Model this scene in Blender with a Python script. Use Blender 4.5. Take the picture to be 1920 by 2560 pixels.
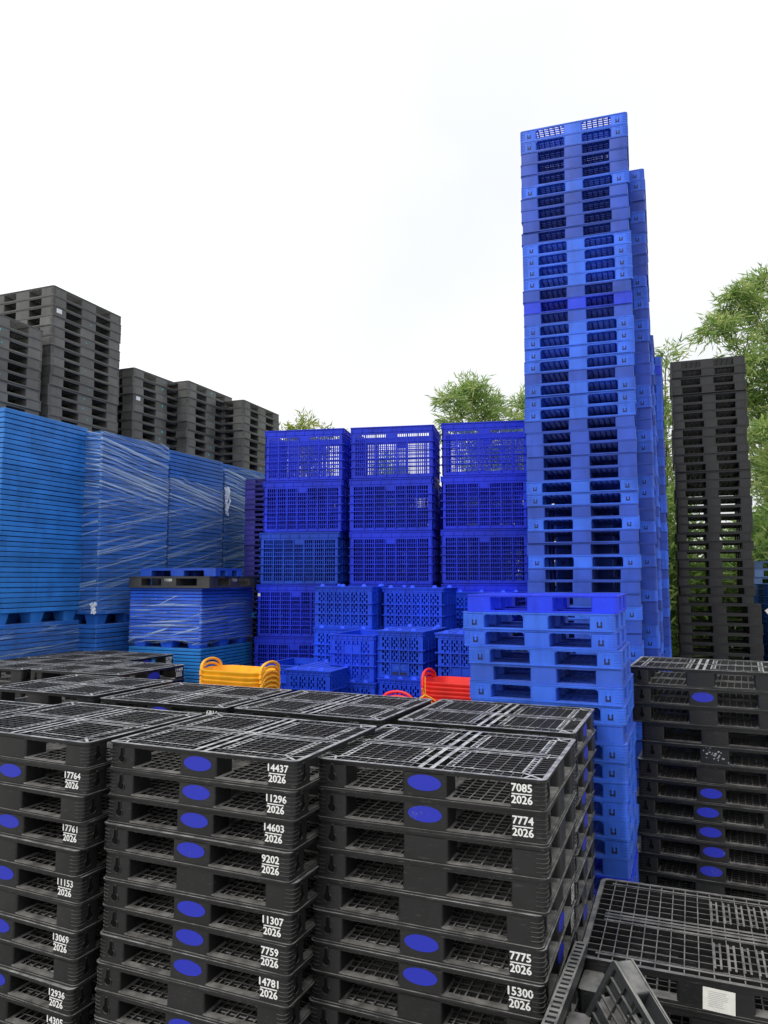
import bpy, math, random
from mathutils import Vector, Matrix
R = math.radians
random.seed(11)
for o in list(bpy.data.objects):
    bpy.data.objects.remove(o)
SC = bpy.context.scene
COL = SC.collection

# ------------------------------------------------------------------ camera
CAMZ = 2.72
cam = bpy.data.cameras.new("camera")
cam.sensor_fit = 'VERTICAL'
cam.sensor_height = 36.0
cam.lens = 36.0 * 1880 / 2560
cam.clip_start = 0.05
cam.clip_end = 600
camo = bpy.data.objects.new("camera", cam)
camo.location = (0, 0, CAMZ)
camo.rotation_euler = (R(90 + 5.1), 0, 0)
COL.objects.link(camo)
SC.camera = camo

# ------------------------------------------------------------------ sky (thin bright overcast)
SUN_EL, SUN_AZ = R(48), R(222)          # azimuth measured from +Y towards +X
world = bpy.data.worlds.new("World")
SC.world = world
world.use_nodes = True
nt = world.node_tree
nt.nodes.clear()
def N(t, typ, **kw):
    n = t.nodes.new(typ)
    for k, v in kw.items():
        setattr(n, k, v)
    return n
wo = N(nt, 'ShaderNodeOutputWorld')
bg = N(nt, 'ShaderNodeBackground')
sky = N(nt, 'ShaderNodeTexSky', sky_type='NISHITA', sun_disc=False)
sky.sun_elevation = SUN_EL
sky.sun_rotation = SUN_AZ
sky.air_density = 1.0
sky.dust_density = 3.0
tc = N(nt, 'ShaderNodeTexCoord')
cmap = N(nt, 'ShaderNodeMapping')
cmap.inputs['Location'].default_value = (3.1, 0.4, 1.7)
cn = N(nt, 'ShaderNodeTexNoise')
cn.inputs['Scale'].default_value = 1.3
cn.inputs['Detail'].default_value = 5
cn.inputs['Roughness'].default_value = 0.42
cr = N(nt, 'ShaderNodeValToRGB')                       # cloud cover: thin patches let a little blue through
cr.color_ramp.elements[0].position = 0.30
cr.color_ramp.elements[0].color = (0.72, 0.72, 0.72, 1)
cr.color_ramp.elements[1].position = 0.58
cr.color_ramp.elements[1].color = (0.98, 0.98, 0.98, 1)
skm = N(nt, 'ShaderNodeVectorMath', operation='SCALE')
skm.inputs['Scale'].default_value = 0.06
sep = N(nt, 'ShaderNodeSeparateXYZ')
el = N(nt, 'ShaderNodeMapRange')                       # overcast luminance grows from horizon to zenith
el.inputs['To Min'].default_value = 1.08
el.inputs['To Max'].default_value = 1.55
cl = N(nt, 'ShaderNodeVectorMath', operation='SCALE')
cl.inputs[0].default_value = (0.985, 1.0, 1.015)
mx = N(nt, 'ShaderNodeMix', data_type='RGBA')
nt.links.new(tc.outputs['Generated'], cmap.inputs['Vector'])
nt.links.new(cmap.outputs['Vector'], cn.inputs['Vector'])
nt.links.new(cn.outputs['Fac'], cr.inputs['Fac'])
nt.links.new(sky.outputs['Color'], skm.inputs[0])
nt.links.new(skm.outputs['Vector'], mx.inputs['A'])
nt.links.new(tc.outputs['Generated'], sep.inputs[0])
nt.links.new(sep.outputs['Z'], el.inputs['Value'])
nt.links.new(el.outputs['Result'], cl.inputs['Scale'])
nt.links.new(cl.outputs['Vector'], mx.inputs['B'])
nt.links.new(cr.outputs['Color'], mx.inputs['Factor'])
nt.links.new(mx.outputs['Result'], bg.inputs['Color'])
bg.inputs['Strength'].default_value = 1.0
nt.links.new(bg.outputs['Background'], wo.inputs['Surface'])

sun = bpy.data.lights.new("sun", 'SUN')
sun.energy = 1.5
sun.angle = R(18)
sun.color = (1.0, 0.97, 0.93)
suno = bpy.data.objects.new("sun", sun)
sd = Vector((math.sin(SUN_AZ) * math.cos(SUN_EL), math.cos(SUN_AZ) * math.cos(SUN_EL), math.sin(SUN_EL)))
suno.rotation_euler = sd.to_track_quat('Z', 'Y').to_euler()
COL.objects.link(suno)

vs = SC.view_settings
vs.view_transform = 'Standard'
vs.look = 'None'
vs.exposure = 0.0
vs.gamma = 1.0
vs.use_curve_mapping = False
SC.render.engine = 'CYCLES'
SC.cycles.use_denoising = True
SC.cycles.max_bounces = 4
SC.cycles.transparent_max_bounces = 8
SC.cycles.caustics_reflective = False
SC.cycles.caustics_refractive = False

# ------------------------------------------------------------------ helpers
class MB:
    """collects faces; mi is the material slot used for what is added next"""
    def __init__(s):
        s.v = []; s.f = []; s.m = []; s.mi = 0
    def face(s, idx):
        s.f.append(idx); s.m.append(s.mi)
    def hexa(s, p):
        b = len(s.v); s.v += [tuple(q) for q in p]
        for q in ((3, 2, 1, 0), (4, 5, 6, 7), (0, 1, 5, 4), (1, 2, 6, 5), (2, 3, 7, 6), (3, 0, 4, 7)):
            s.face(tuple(b + i for i in q))
    def box(s, x0, x1, y0, y1, z0, z1):
        s.hexa([(x0, y0, z0), (x1, y0, z0), (x1, y1, z0), (x0, y1, z0), (x0, y0, z1), (x1, y0, z1), (x1, y1, z1), (x0, y1, z1)])
    def bar(s, a, b, w, z0, z1):
        """flat bar in plan from a to b, w wide"""
        a = Vector(a); b = Vector(b); d = (b - a).normalized(); n = Vector((-d.y, d.x)) * (w / 2)
        q = [a - n, b - n, b + n, a + n]
        s.hexa([(p.x, p.y, z0) for p in q] + [(p.x, p.y, z1) for p in q])
    def loft(s, rings, cap0=True, cap1=True, closed=True):
        n = len(rings[0]); b = len(s.v)
        for r in rings: s.v += [tuple(p) for p in r]
        for k in range(len(rings) - 1):
            for i in range(n if closed else n - 1):
                j = (i + 1) % n
                s.face((b + k * n + i, b + k * n + j, b + (k + 1) * n + j, b + (k + 1) * n + i))
        if cap0: s.face(tuple(b + i for i in reversed(range(n))))
        if cap1: s.face(tuple(b + (len(rings) - 1) * n + i for i in range(n)))
    def prism(s, c, z0, z1):
        s.loft([[(x, y, z0) for x, y in c], [(x, y, z1) for x, y in c]])
    def ring(s, o, i, z0, z1):
        n = len(o); b = len(s.v)
        for c, z in ((o, z0), (o, z1), (i, z1), (i, z0)):
            s.v += [(x, y, z) for x, y in c]
        for k in range(4):
            for q in range(n):
                w = (q + 1) % n; k2 = (k + 1) % 4
                s.face((b + k * n + q, b + k * n + w, b + k2 * n + w, b + k2 * n + q))
    def tube(s, pts, r, n=6, cap=True):
        pts = [Vector(p) for p in pts]; rings = []
        rr = r if isinstance(r, (list, tuple)) else [r] * len(pts)
        for i, p in enumerate(pts):
            t = (pts[min(i + 1, len(pts) - 1)] - pts[max(i - 1, 0)]).normalized()
            a = t.cross(Vector((0, 0, 1)))
            if a.length < 1e-3: a = t.cross(Vector((0, 1, 0)))
            a.normalize(); c = a.cross(t)
            rings.append([p + (a * math.cos(6.2832 * k / n) + c * math.sin(6.2832 * k / n)) * rr[i] for k in range(n)])
        s.loft(rings, cap, cap)
    def mesh(s, name, mats, smooth=30):
        me = bpy.data.meshes.new(name)
        me.from_pydata(s.v, [], s.f)
        for m in (mats if isinstance(mats, (list, tuple)) else [mats]):
            me.materials.append(m)
        if any(s.m): me.polygons.foreach_set('material_index', s.m)
        if smooth:
            me.polygons.foreach_set('use_smooth', [True] * len(me.polygons))
            me.set_sharp_from_angle(angle=R(smooth))
        me.update()
        return me

def rrect(x0, x1, y0, y1, r, n=4):
    """rounded rectangle, counter-clockwise; r: one radius or four (SE, NE, NW, SW)"""
    if not isinstance(r, (list, tuple)): r = (r,) * 4
    out = []
    for (cx, cy, sx, sy, a0), q in zip(((x1, y0, -1, 1, -90), (x1, y1, -1, -1, 0), (x0, y1, 1, -1, 90), (x0, y0, 1, 1, 180)), r):
        for k in range(n + 1):
            a = R(a0 + 90 * k / n)
            out.append((cx + sx * q + q * math.cos(a), cy + sy * q + q * math.sin(a)))
    return out

def link(name, data, parent=None, color=None):
    o = bpy.data.objects.new(name, data)
    COL.objects.link(o)
    if parent is not None: o.parent = parent
    if color is not None: o.color = (*color, 1)
    return o

def tag(o, label, cat, group=None, kind=None):
    if label: o['label'] = label
    if cat: o['category'] = cat
    if group: o['group'] = group
    if kind: o['kind'] = kind
    return o

ONES = ['', 'first', 'second', 'third', 'fourth', 'fifth', 'sixth', 'seventh', 'eighth', 'ninth', 'tenth', 'eleventh', 'twelfth', 'thirteenth', 'fourteenth', 'fifteenth', 'sixteenth', 'seventeenth', 'eighteenth', 'nineteenth']
TENS = [('', ''), ('', ''), ('twenty', 'twentieth'), ('thirty', 'thirtieth'), ('forty', 'fortieth'), ('fifty', 'fiftieth'), ('sixty', 'sixtieth')]
def ordw(n):
    if n < 20: return ONES[n]
    t, u = divmod(n, 10)
    return TENS[t][1] if u == 0 else TENS[t][0] + '-' + ONES[u]

# ------------------------------------------------------------------ materials
def plastic(name, dust_glint=0.0, rough=0.42, scuff=0.15, spec=0.5, dust_glint_col=(0.30, 0.29, 0.27), patch=(.35, .65), grime=0.16):
    """moulded plastic: colour comes from the object, with mottling, scuffs and dust on upward faces, also painted sky glint on decks"""
    m = bpy.data.materials.new(name); m.use_nodes = True
    t = m.node_tree; t.nodes.clear()
    L = t.links.new
    out = N(t, 'ShaderNodeOutputMaterial'); p = N(t, 'ShaderNodeBsdfPrincipled')
    oi = N(t, 'ShaderNodeObjectInfo'); co = N(t, 'ShaderNodeTexCoord'); ge = N(t, 'ShaderNodeNewGeometry')
    n1 = N(t, 'ShaderNodeTexNoise'); n1.inputs['Scale'].default_value = 3.5; n1.inputs['Detail'].default_value = 5
    L(ge.outputs['Position'], n1.inputs['Vector'])
    r1 = N(t, 'ShaderNodeMapRange'); r1.inputs['From Min'].default_value = 0.3; r1.inputs['From Max'].default_value = 0.7
    r1.inputs['To Min'].default_value = 0.80; r1.inputs['To Max'].default_value = 1.16
    L(n1.outputs['Fac'], r1.inputs['Value'])
    mul = N(t, 'ShaderNodeVectorMath', operation='SCALE')
    L(oi.outputs['Color'], mul.inputs[0]); PENDING = mul
    # run-down grime: noise stretched along the vertical
    mg = N(t, 'ShaderNodeMapping'); mg.inputs['Scale'].default_value = (7, 7, 1.1)
    L(ge.outputs['Position'], mg.inputs['Vector'])
    ng = N(t, 'ShaderNodeTexNoise'); ng.inputs['Scale'].default_value = 1.6; ng.inputs['Detail'].default_value = 5
    L(mg.outputs['Vector'], ng.inputs['Vector'])
    rg = N(t, 'ShaderNodeMapRange'); rg.inputs['From Min'].default_value = 0.5; rg.inputs['From Max'].default_value = 0.72
    rg.inputs['To Min'].default_value = 1.0; rg.inputs['To Max'].default_value = 1.0 - grime
    L(ng.outputs['Fac'], rg.inputs['Value'])
    gm = N(t, 'ShaderNodeMath', operation='MULTIPLY'); L(r1.outputs['Result'], gm.inputs[0]); L(rg.outputs['Result'], gm.inputs[1])
    L(gm.outputs['Value'], PENDING.inputs['Scale'])
    # scuffs: stretched fine noise
    mp = N(t, 'ShaderNodeMapping'); mp.inputs['Scale'].default_value = (9, 9, 40)
    L(ge.outputs['Position'], mp.inputs['Vector'])
    n2 = N(t, 'ShaderNodeTexNoise'); n2.inputs['Scale'].default_value = 2.2; n2.inputs['Detail'].default_value = 6; n2.inputs['Roughness'].default_value = 0.7
    L(mp.outputs['Vector'], n2.inputs['Vector'])
    r2 = N(t, 'ShaderNodeMapRange'); r2.inputs['From Min'].default_value = 0.58; r2.inputs['From Max'].default_value = 0.78
    r2.inputs['To Max'].default_value = scuff
    L(n2.outputs['Fac'], r2.inputs['Value'])
    m1 = N(t, 'ShaderNodeMix', data_type='RGBA'); m1.inputs['B'].default_value = (0.36, 0.37, 0.38, 1)
    L(r2.outputs['Result'], m1.inputs['Factor']); L(mul.outputs['Vector'], m1.inputs['A'])
    # dusting on upward faces, also the decks' painted sky glint
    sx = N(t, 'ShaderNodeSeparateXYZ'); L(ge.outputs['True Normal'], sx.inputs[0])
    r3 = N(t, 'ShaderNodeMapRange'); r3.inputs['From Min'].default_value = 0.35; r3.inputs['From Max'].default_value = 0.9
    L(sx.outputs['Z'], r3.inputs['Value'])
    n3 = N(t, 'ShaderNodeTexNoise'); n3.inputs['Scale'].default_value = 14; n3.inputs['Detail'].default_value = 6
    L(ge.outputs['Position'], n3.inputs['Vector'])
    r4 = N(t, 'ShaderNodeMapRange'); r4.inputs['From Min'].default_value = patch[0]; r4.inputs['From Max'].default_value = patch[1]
    r4.inputs['To Min'].default_value = dust_glint * 0.35; r4.inputs['To Max'].default_value = dust_glint
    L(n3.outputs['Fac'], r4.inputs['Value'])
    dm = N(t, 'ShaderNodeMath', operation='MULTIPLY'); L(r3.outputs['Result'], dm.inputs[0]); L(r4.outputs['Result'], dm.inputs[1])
    m2 = N(t, 'ShaderNodeMix', data_type='RGBA'); m2.inputs['B'].default_value = (*dust_glint_col, 1)
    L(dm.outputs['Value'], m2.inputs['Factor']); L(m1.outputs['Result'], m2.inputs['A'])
    L(m2.outputs['Result'], p.inputs['Base Color'])
    r5 = N(t, 'ShaderNodeMapRange'); r5.inputs['To Min'].default_value = rough - 0.08; r5.inputs['To Max'].default_value = rough + 0.16
    L(n2.outputs['Fac'], r5.inputs['Value']); L(r5.outputs['Result'], p.inputs['Roughness'])
    p.inputs['Specular IOR Level'].default_value = spec
    bp = N(t, 'ShaderNodeBump'); bp.inputs['Strength'].default_value = 0.12; bp.inputs['Distance'].default_value = 0.004
    L(n1.outputs['Fac'], bp.inputs['Height']); L(bp.outputs['Normal'], p.inputs['Normal'])
    L(p.outputs['BSDF'], out.inputs['Surface'])
    return m

def plain(name, col, rough=0.5, spec=0.5, var=0.15, scale=8, translucent=0):
    m = bpy.data.materials.new(name); m.use_nodes = True
    t = m.node_tree; p = t.nodes['Principled BSDF']; L = t.links.new
    ge = N(t, 'ShaderNodeNewGeometry')
    n = N(t, 'ShaderNodeTexNoise'); n.inputs['Scale'].default_value = scale; n.inputs['Detail'].default_value = 5
    L(ge.outputs['Position'], n.inputs['Vector'])
    r = N(t, 'ShaderNodeMapRange'); r.inputs['From Min'].default_value = 0.3; r.inputs['From Max'].default_value = 0.7
    r.inputs['To Min'].default_value = 1 - var; r.inputs['To Max'].default_value = 1 + var
    L(n.outputs['Fac'], r.inputs['Value'])
    s = N(t, 'ShaderNodeVectorMath', operation='SCALE'); s.inputs[0].default_value = col
    L(r.outputs['Result'], s.inputs['Scale']); L(s.outputs['Vector'], p.inputs['Base Color'])
    p.inputs['Roughness'].default_value = rough
    p.inputs['Specular IOR Level'].default_value = spec
    return m

M_BLACK = plastic('black_plastic', dust_glint=0.66, rough=0.36, scuff=0.15)
M_DECK = plastic('worn_glint_deck', dust_glint=.92, rough=0.34, scuff=0.15, dust_glint_col=(0.56, 0.56, 0.55), patch=(.36, .62))  # pale upward tone paints sky glint onto the dusty rib tops
M_RIM = plastic('worn_black_rim', dust_glint=0.9, rough=0.36, scuff=0.30, dust_glint_col=(0.42, 0.42, 0.41), patch=(.36, .64))
M_BASE = plastic('dusty_black_plastic', dust_glint=0.80, rough=0.45, scuff=0.2)
M_BLUE = plastic('blue_plastic', dust_glint=0.22, rough=0.36, scuff=0.16, spec=0.38, grime=.20, dust_glint_col=(0.34, 0.36, 0.42))
M_CRATE = plastic('crate_plastic', dust_glint=0.10, rough=0.42, scuff=0.04, spec=0.3, dust_glint_col=(0.3, 0.34, 0.5))
def printed(name, col, wear, under=(.02, .02, .02), scale=38, rough=.5):
    """flat print that has rubbed off in specks"""
    m = bpy.data.materials.new(name); m.use_nodes = True
    t = m.node_tree; p = t.nodes['Principled BSDF']; L = t.links.new
    ge = N(t, 'ShaderNodeNewGeometry')
    n = N(t, 'ShaderNodeTexNoise'); n.inputs['Scale'].default_value = scale; n.inputs['Detail'].default_value = 8; n.inputs['Roughness'].default_value = .7
    L(ge.outputs['Position'], n.inputs['Vector'])
    n2 = N(t, 'ShaderNodeTexNoise'); n2.inputs['Scale'].default_value = 4; L(ge.outputs['Position'], n2.inputs['Vector'])
    ad = N(t, 'ShaderNodeMath', operation='ADD'); L(n.outputs['Fac'], ad.inputs[0]); L(n2.outputs['Fac'], ad.inputs[1])
    r = N(t, 'ShaderNodeMapRange'); r.inputs['From Min'].default_value = 1.28 - wear; r.inputs['From Max'].default_value = 1.36 - wear; r.inputs['To Max'].default_value = .85
    L(ad.outputs['Value'], r.inputs['Value'])
    mx = N(t, 'ShaderNodeMix', data_type='RGBA'); mx.inputs['A'].default_value = (*col, 1); mx.inputs['B'].default_value = (*under, 1)
    L(r.outputs['Result'], mx.inputs['Factor']); L(mx.outputs['Result'], p.inputs['Base Color'])
    p.inputs['Roughness'].default_value = rough
    return m
M_OVAL = printed('oval_sticker', (0.016, 0.026, 0.42), .06, (.10, .11, .20), 55)
M_INK = printed('white_ink', (0.78, 0.78, 0.76), -.02, (.10, .10, .10), 70, .6)
M_PAPER = plain('paper', (0.72, 0.71, 0.66), 0.8, 0.2, 0.06, 40)
M_PRINT = plain('paper_print', (0.25, 0.25, 0.26), 0.8, 0.2)
M_CYAN = plain('cyan_sticker', (0.03, 0.50, 0.55), 0.5)
M_WHITE = plain('white_label', (0.75, 0.77, 0.78), 0.6)
M_NAVY = plain('recess_shade_navy', (0.006, 0.010, 0.06), 0.6)  # flat plate colour that paints the shade of recesses and slots
M_HOLE_SHADE = plain('hole_shade_black', (0.004, 0.004, 0.004), 0.8, 0.1)  # flat plate colour standing for the shade inside a keyhole
M_TUB = plastic('tub_plastic', dust_glint=0.0, rough=0.45, scuff=0.03)
M_TIE = plain('tie_cord', (0.85, 0.42, 0.03), 0.6)
M_BARK = plain('culm', (0.16, 0.15, 0.05), 0.6, 0.3, 0.4, 6)

BLK = (0.0125, 0.0125, 0.013)

# ------------------------------------------------------------------ ground
def ground_material():
    m = bpy.data.materials.new('concrete'); m.use_nodes = True
    t = m.node_tree; p = t.nodes['Principled BSDF']; L = t.links.new
    ge = N(t, 'ShaderNodeNewGeometry')
    n = N(t, 'ShaderNodeTexNoise'); n.inputs['Scale'].default_value = 0.8; n.inputs['Detail'].default_value = 9
    L(ge.outputs['Position'], n.inputs['Vector'])
    c = N(t, 'ShaderNodeValToRGB')
    c.color_ramp.elements[0].position = 0.3; c.color_ramp.elements[0].color = (0.16, 0.155, 0.145, 1)
    c.color_ramp.elements[1].position = 0.7; c.color_ramp.elements[1].color = (0.34, 0.33, 0.31, 1)
    L(n.outputs['Fac'], c.inputs['Fac']); L(c.outputs['Color'], p.inputs['Base Color'])
    p.inputs['Roughness'].default_value = 0.9
    return m
g = MB(); g.v = [(-150, -60, 0), (150, -60, 0), (150, 260, 0), (-150, 260, 0)]; g.face((0, 1, 2, 3))
tag(link('ground', g.mesh('ground', ground_material(), 0)), None, None, kind='structure')

# ------------------------------------------------------------------ lettering
_txt = {}
def text_mesh(s, size, key='n'):
    if (s, size) in _txt: return _txt[(s, size)]
    cu = bpy.data.curves.new('lettering', 'FONT'); cu.body = s; cu.size = size
    cu.align_x = 'CENTER'; cu.align_y = 'CENTER'; cu.space_line = 0.95
    cu.offset = 0.0
    cu.resolution_u = 2
    o = bpy.data.objects.new('tmp', cu); COL.objects.link(o)
    dg = bpy.context.evaluated_depsgraph_get()
    me = bpy.data.meshes.new_from_object(o.evaluated_get(dg))
    bpy.data.objects.remove(o); bpy.data.curves.remove(cu)
    me.materials.clear(); me.materials.append(M_INK)
    _txt[(s, size)] = me
    return me
def number_mesh(num):
    """number over a bar over 2026, standing in the XZ plane facing -Y"""
    k = ('plate', num)
    if k in _txt: return _txt[k]
    b = MB()
    for s, z in ((num, 0.026), ('2026', -0.028)):
        me = text_mesh(s, 0.051)
        b0 = len(b.v)
        for dx, dz, yy in ((-.0016, 0, -.0008), (0, .0011, -.0010), (.0016, 0, -.0012), (0, -.0011, -.0014)):     # bold
            b0 = len(b.v)
            b.v += [(v.co.x * 1.0 + dx, yy, v.co.y + z + dz) for v in me.vertices]
            for pl in me.polygons: b.face(tuple(b0 + i for i in pl.vertices))
    b.box(-0.048, 0.048, -0.0012, -0.0006, -0.0035, 0.0015)
    me = b.mesh('serial_number', M_INK, 0)
    _txt[k] = me
    return me

def oval_mesh(a=0.088, c=0.038):
    b = MB(); n = 32
    b.loft([[(a * math.cos(6.2832 * i / n), y, c * math.sin(6.2832 * i / n)) for i in range(n)] for y in (0.002, -0.0015)])
    return b.mesh('oval_sticker', M_OVAL, 0)
OVAL = oval_mesh()

def keyhole_mesh():
    """hanging keyhole: raised lip round a black slot, XZ plane facing -Y"""
    pts = []
    for i in range(17):                      # lower round, from upper right clockwise
        a = R(60 - 300 * i / 16)
        pts.append((0.021 * math.cos(a), -0.018 + 0.021 * math.sin(a)))
    for i in range(7):
        a = R(180 - 180 * i / 6)
        pts.append((0.0085 * math.cos(a), 0.034 + 0.0085 * math.sin(a)))
    b = MB()
    cx = sum(p[0] for p in pts) / len(pts)
    o = [(x * 1.28, z * 1.16) for x, z in pts]
    n = len(pts)
    b.loft([[(x, 0.001, z) for x, z in o], [(x, -0.004, z) for x, z in o], [(x, -0.004, z) for x, z in pts], [(x, 0.0, z) for x, z in pts]], False, False)
    b.mi = 1
    k = len(b.v); b.v += [(x, -0.0012, z) for x, z in pts]; b.face(tuple(k + i for i in range(n)))
    return b.mesh('keyhole', [M_BLACK, M_HOLE_SHADE], 0)
KEYHOLE = keyhole_mesh()

def arrow_mark_mesh():
    """window, its recess shade painted as a dark plate, with a raised down arrow, XZ plane facing -Y"""
    b = MB()
    b.mi = 0   # dark plate painted as the shade of the lower recess
    b.box(-0.021, 0.021, -0.0012, 0.001, -0.040, 0.004)
    b.mi = 1   # frame of the window and arrow
    b.box(-0.025, -0.021, -0.003, 0.001, -0.042, 0.040); b.box(0.021, 0.025, -0.003, 0.001, -0.042, 0.040)
    b.box(-0.021, 0.021, -0.003, 0.001, 0.036, 0.040)
    b.box(-0.007, 0.007, -0.003, 0.001, -0.016, 0.030)
    k = len(b.v); b.v += [(-0.014, -0.003, -0.012), (0.014, -0.003, -0.012), (0, -0.003, -0.029)]; b.face((k, k + 2, k + 1))
    return b.mesh('arrow_mark', [M_NAVY, M_BLUE], 0)
ARROW = arrow_mark_mesh()

# ------------------------------------------------------------------ pallet kinds
def grid(b, x0, x1, y0, y1, px, py, t, z0, z1, mi=None):
    keep = b.mi
    if mi is not None: b.mi = mi
    nx = max(1, round((x1 - x0) / px)); ny = max(1, round((y1 - y0) / py))
    for i in range(nx + 1):
        x = x0 + (x1 - x0) * i / nx; b.box(x - t / 2, x + t / 2, y0, y1, z0, z1 - 0.0008)
    for i in range(ny + 1):
        y = y0 + (y1 - y0) * i / ny; b.box(x0, x1, y - t / 2, y + t / 2, z0, z1)
    b.mi = keep

def ridges(b, cx, cy, sx, sy, r, ext, zs, out=0.0035, hh=0.004):
    """short ridges wrapped round one vertical corner at (cx,cy); sx,sy point outward"""
    for z in zs:
        pts = [(cx - sx * (r + ext), cy)]
        for k in range(5):
            a = R(90 - 90 * k / 4)
            pts.append((cx - sx * r + sx * r * math.cos(a), cy - sy * r + sy * r * math.sin(a)))
        pts.append((cx, cy - sy * (r + ext)))
        nn = [(0, sy)] + [(sx * math.cos(R(90 - 90 * k / 4)), sy * math.sin(R(90 - 90 * k / 4))) for k in range(5)] + [(sx, 0)]
        rings = []
        for (x, y), (nx, ny) in zip(pts, nn):
            rings.append([(x - nx * .002, y - ny * .002, z), (x + nx * out, y + ny * out, z), (x + nx * out, y + ny * out, z + hh), (x - nx * .002, y - ny * .002, z + hh)])
        b.loft(rings)

UNSEEN = MB()
def unseen(Lx, Ly, h, loc, yaw):
    """a plain pallet no picture shows: goes into one joined mesh"""
    u, v = axes(yaw); X, Y = Lx / 2 - .004, Ly / 2 - .004; k0 = len(UNSEEN.v)
    UNSEEN.box(-X, X, -Y, Y, h * .8, h - .002); UNSEEN.box(-X, X, -Y, Y, 0.0005, h * .12)
    for sx in (-1, 0, 1):
        for sy in (-1, 0, 1):
            UNSEEN.box(sx * (X - .1) - .098, sx * (X - .1) + .098, sy * (Y - .1) - .098, sy * (Y - .1) + .098, h * .12, h * .8)
    UNSEEN.v[k0:] = [tuple(Vector((loc[0], loc[1], loc[2] + z)) + u * x + v * y) for x, y, z in UNSEEN.v[k0:]]
class Kind: pass
def pallet_kind(Lx, Ly, h, cx, mx_, cy, my, rim=0.03, base=0.022, deck='fine', mat=M_BLACK, matb=M_BASE, rc=0.035, ridge=0, lip=0.004, basegrid=True, teeth=0.05, openbase=False, round_open=0.0, foot=0.0):
    k = Kind(); k.Lx, k.Ly, k.h = Lx, Ly, h; k.parts = []; k.mat = mat
    X, Y = Lx / 2, Ly / 2
    # ---- deck
    d = MB()
    zt = h - 0.002
    o = rrect(-X, X, -Y, Y, rc); i = rrect(-X + .024, X - .024, -Y + .024, Y - .024, max(rc - .02, .006))
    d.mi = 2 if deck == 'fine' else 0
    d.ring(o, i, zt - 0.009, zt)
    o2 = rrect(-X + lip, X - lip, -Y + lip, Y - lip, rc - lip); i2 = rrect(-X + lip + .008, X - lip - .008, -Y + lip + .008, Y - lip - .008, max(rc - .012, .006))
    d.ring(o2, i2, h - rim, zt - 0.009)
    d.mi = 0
    x, y = X - .024, Y - .024
    zb = h - rim + 0.006; T = 0.0050
    if deck == 'fine':
        xa, xb, ya, yb = 0.085, X - 0.125, 0.050, Y - 0.105       # panel limits in a quadrant
        for sx in (-1, 1):
            for sy in (-1, 1):
                px0, px1 = sorted((sx * xa, sx * xb)); py0, py1 = sorted((sy * ya, sy * yb))
                grid(d, px0, px1, py0, py1, 0.062, 0.048, T, zb, zt - 0.002, 1)
                for lx in (sx * (xa + 0.016), sx * (xb + 0.008)):       # ladders
                    for e in (-0.016, 0.016):
                        d.box(lx + e - 0.0042, lx + e + 0.0042, py0, py1, zb, zt)
                    m = 8
                    for q in range(m + 1):
                        yy = py0 + (py1 - py0) * q / m
                        d.box(lx - 0.012, lx + 0.012, yy - 0.006, yy + 0.006, zb, zt - 0.001)
                for ly in (sy * ya, sy * yb):                            # dashed strips closing the panel
                    d.box(px0, px1, ly - 0.005, ly + 0.005, zb, zt - 0.0006)
                    for q in range(1, 6):
                        xx = px0 + (px1 - px0) * q / 6
                        d.box(xx - 0.008, xx + 0.008, ly - 0.009, ly + 0.009, zt - 0.006, zt + 0.0004)
                # border grids
                bx0, bx1 = sorted((sx * (xb + 0.03), sx * x)); grid(d, bx0, bx1, py0, py1, 0.05, 0.042, T, zb, zt - 0.002, 1)
                gy0, gy1 = sorted((sy * yb, sy * y)); grid(d, px0, px1, gy0, gy1, 0.048, 0.045, T, zb, zt - 0.002, 1)
                # corner plate with pocket
                cxx, cyy = sx * x, sy * y
                d.bar((sx * (xb - .01), sy * (yb - .01)), (cxx, cyy), 0.016, zb, zt - 0.0003)
                d.bar((sx * (xb + .02), sy * y), (sx * (xb + .05), sy * (yb + .01)), 0.012, zb, zt - 0.0005)
                d.bar((sx * x, sy * (yb - .01)), (sx * (xb + .05), sy * (yb + .01)), 0.012, zb, zt - 0.0005)
        for e in (-0.031, 0.031):                                        # two thick centre bars
            d.box(e - 0.012, e + 0.012, -y, y, zb, zt - 0.0004)
        for e in (-0.022, 0.022):
            d.box(-x, x, e - 0.0065, e + 0.0065, zb, zt - 0.0002)
        for yy in (-yb, -ya, ya, yb, 0, -yb * .55, yb * .55):
            d.box(-xa, xa, yy - .003, yy + .003, zb, zt - 0.003)
        for e in (-1, 1): d.box(e * (X - .075) - .004, e * (X - .075) + .004, -ya, ya, zb, zt - .001)
        d.bar((-.05, -.05), (.05, .05), 0.010, zb, zt + .0002)
    elif deck == 'slots':
        grid(d, -x, x, -y, y, 0.068, 0.072, 0.0055, zb, zt - 0.002)
        for yy in (-Y + .075, -.06, -.02, .02, .06, Y - .075):
            d.box(-x + .05, x - .05, yy - .009, yy + .009, zb, zt)
        for yc in (-Y * .5, Y * .5):
            for q in range(6):
                xx = 0.02 + q * 0.066
                for e in (-.014, .014):
                    d.box(xx + e - .005, xx + e + .005, yc - .14, yc + .14, zb, zt - .0004)
                for q2 in range(4):
                    d.box(xx - .012, xx + .012, yc - .105 + q2 * .07 - .004, yc - .105 + q2 * .07 + .004, zb, zt - .0008)
    elif deck == 'solid':
        d.prism(rrect(-x - .002, x + .002, -y - .002, y + .002, .012), zt - .012, zt - .0006)
        grid(d, -x, x, -y, y, 0.12, 0.12, 0.005, zb, zt - .012)
    else:
        sp = {'mid': 0.060, 'coarse': 0.085}[deck]
        grid(d, -x, x, -y, y, sp, sp * .7, 0.013 if deck == 'mid' else 0.0065, zb, zt - 0.002)
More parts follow.
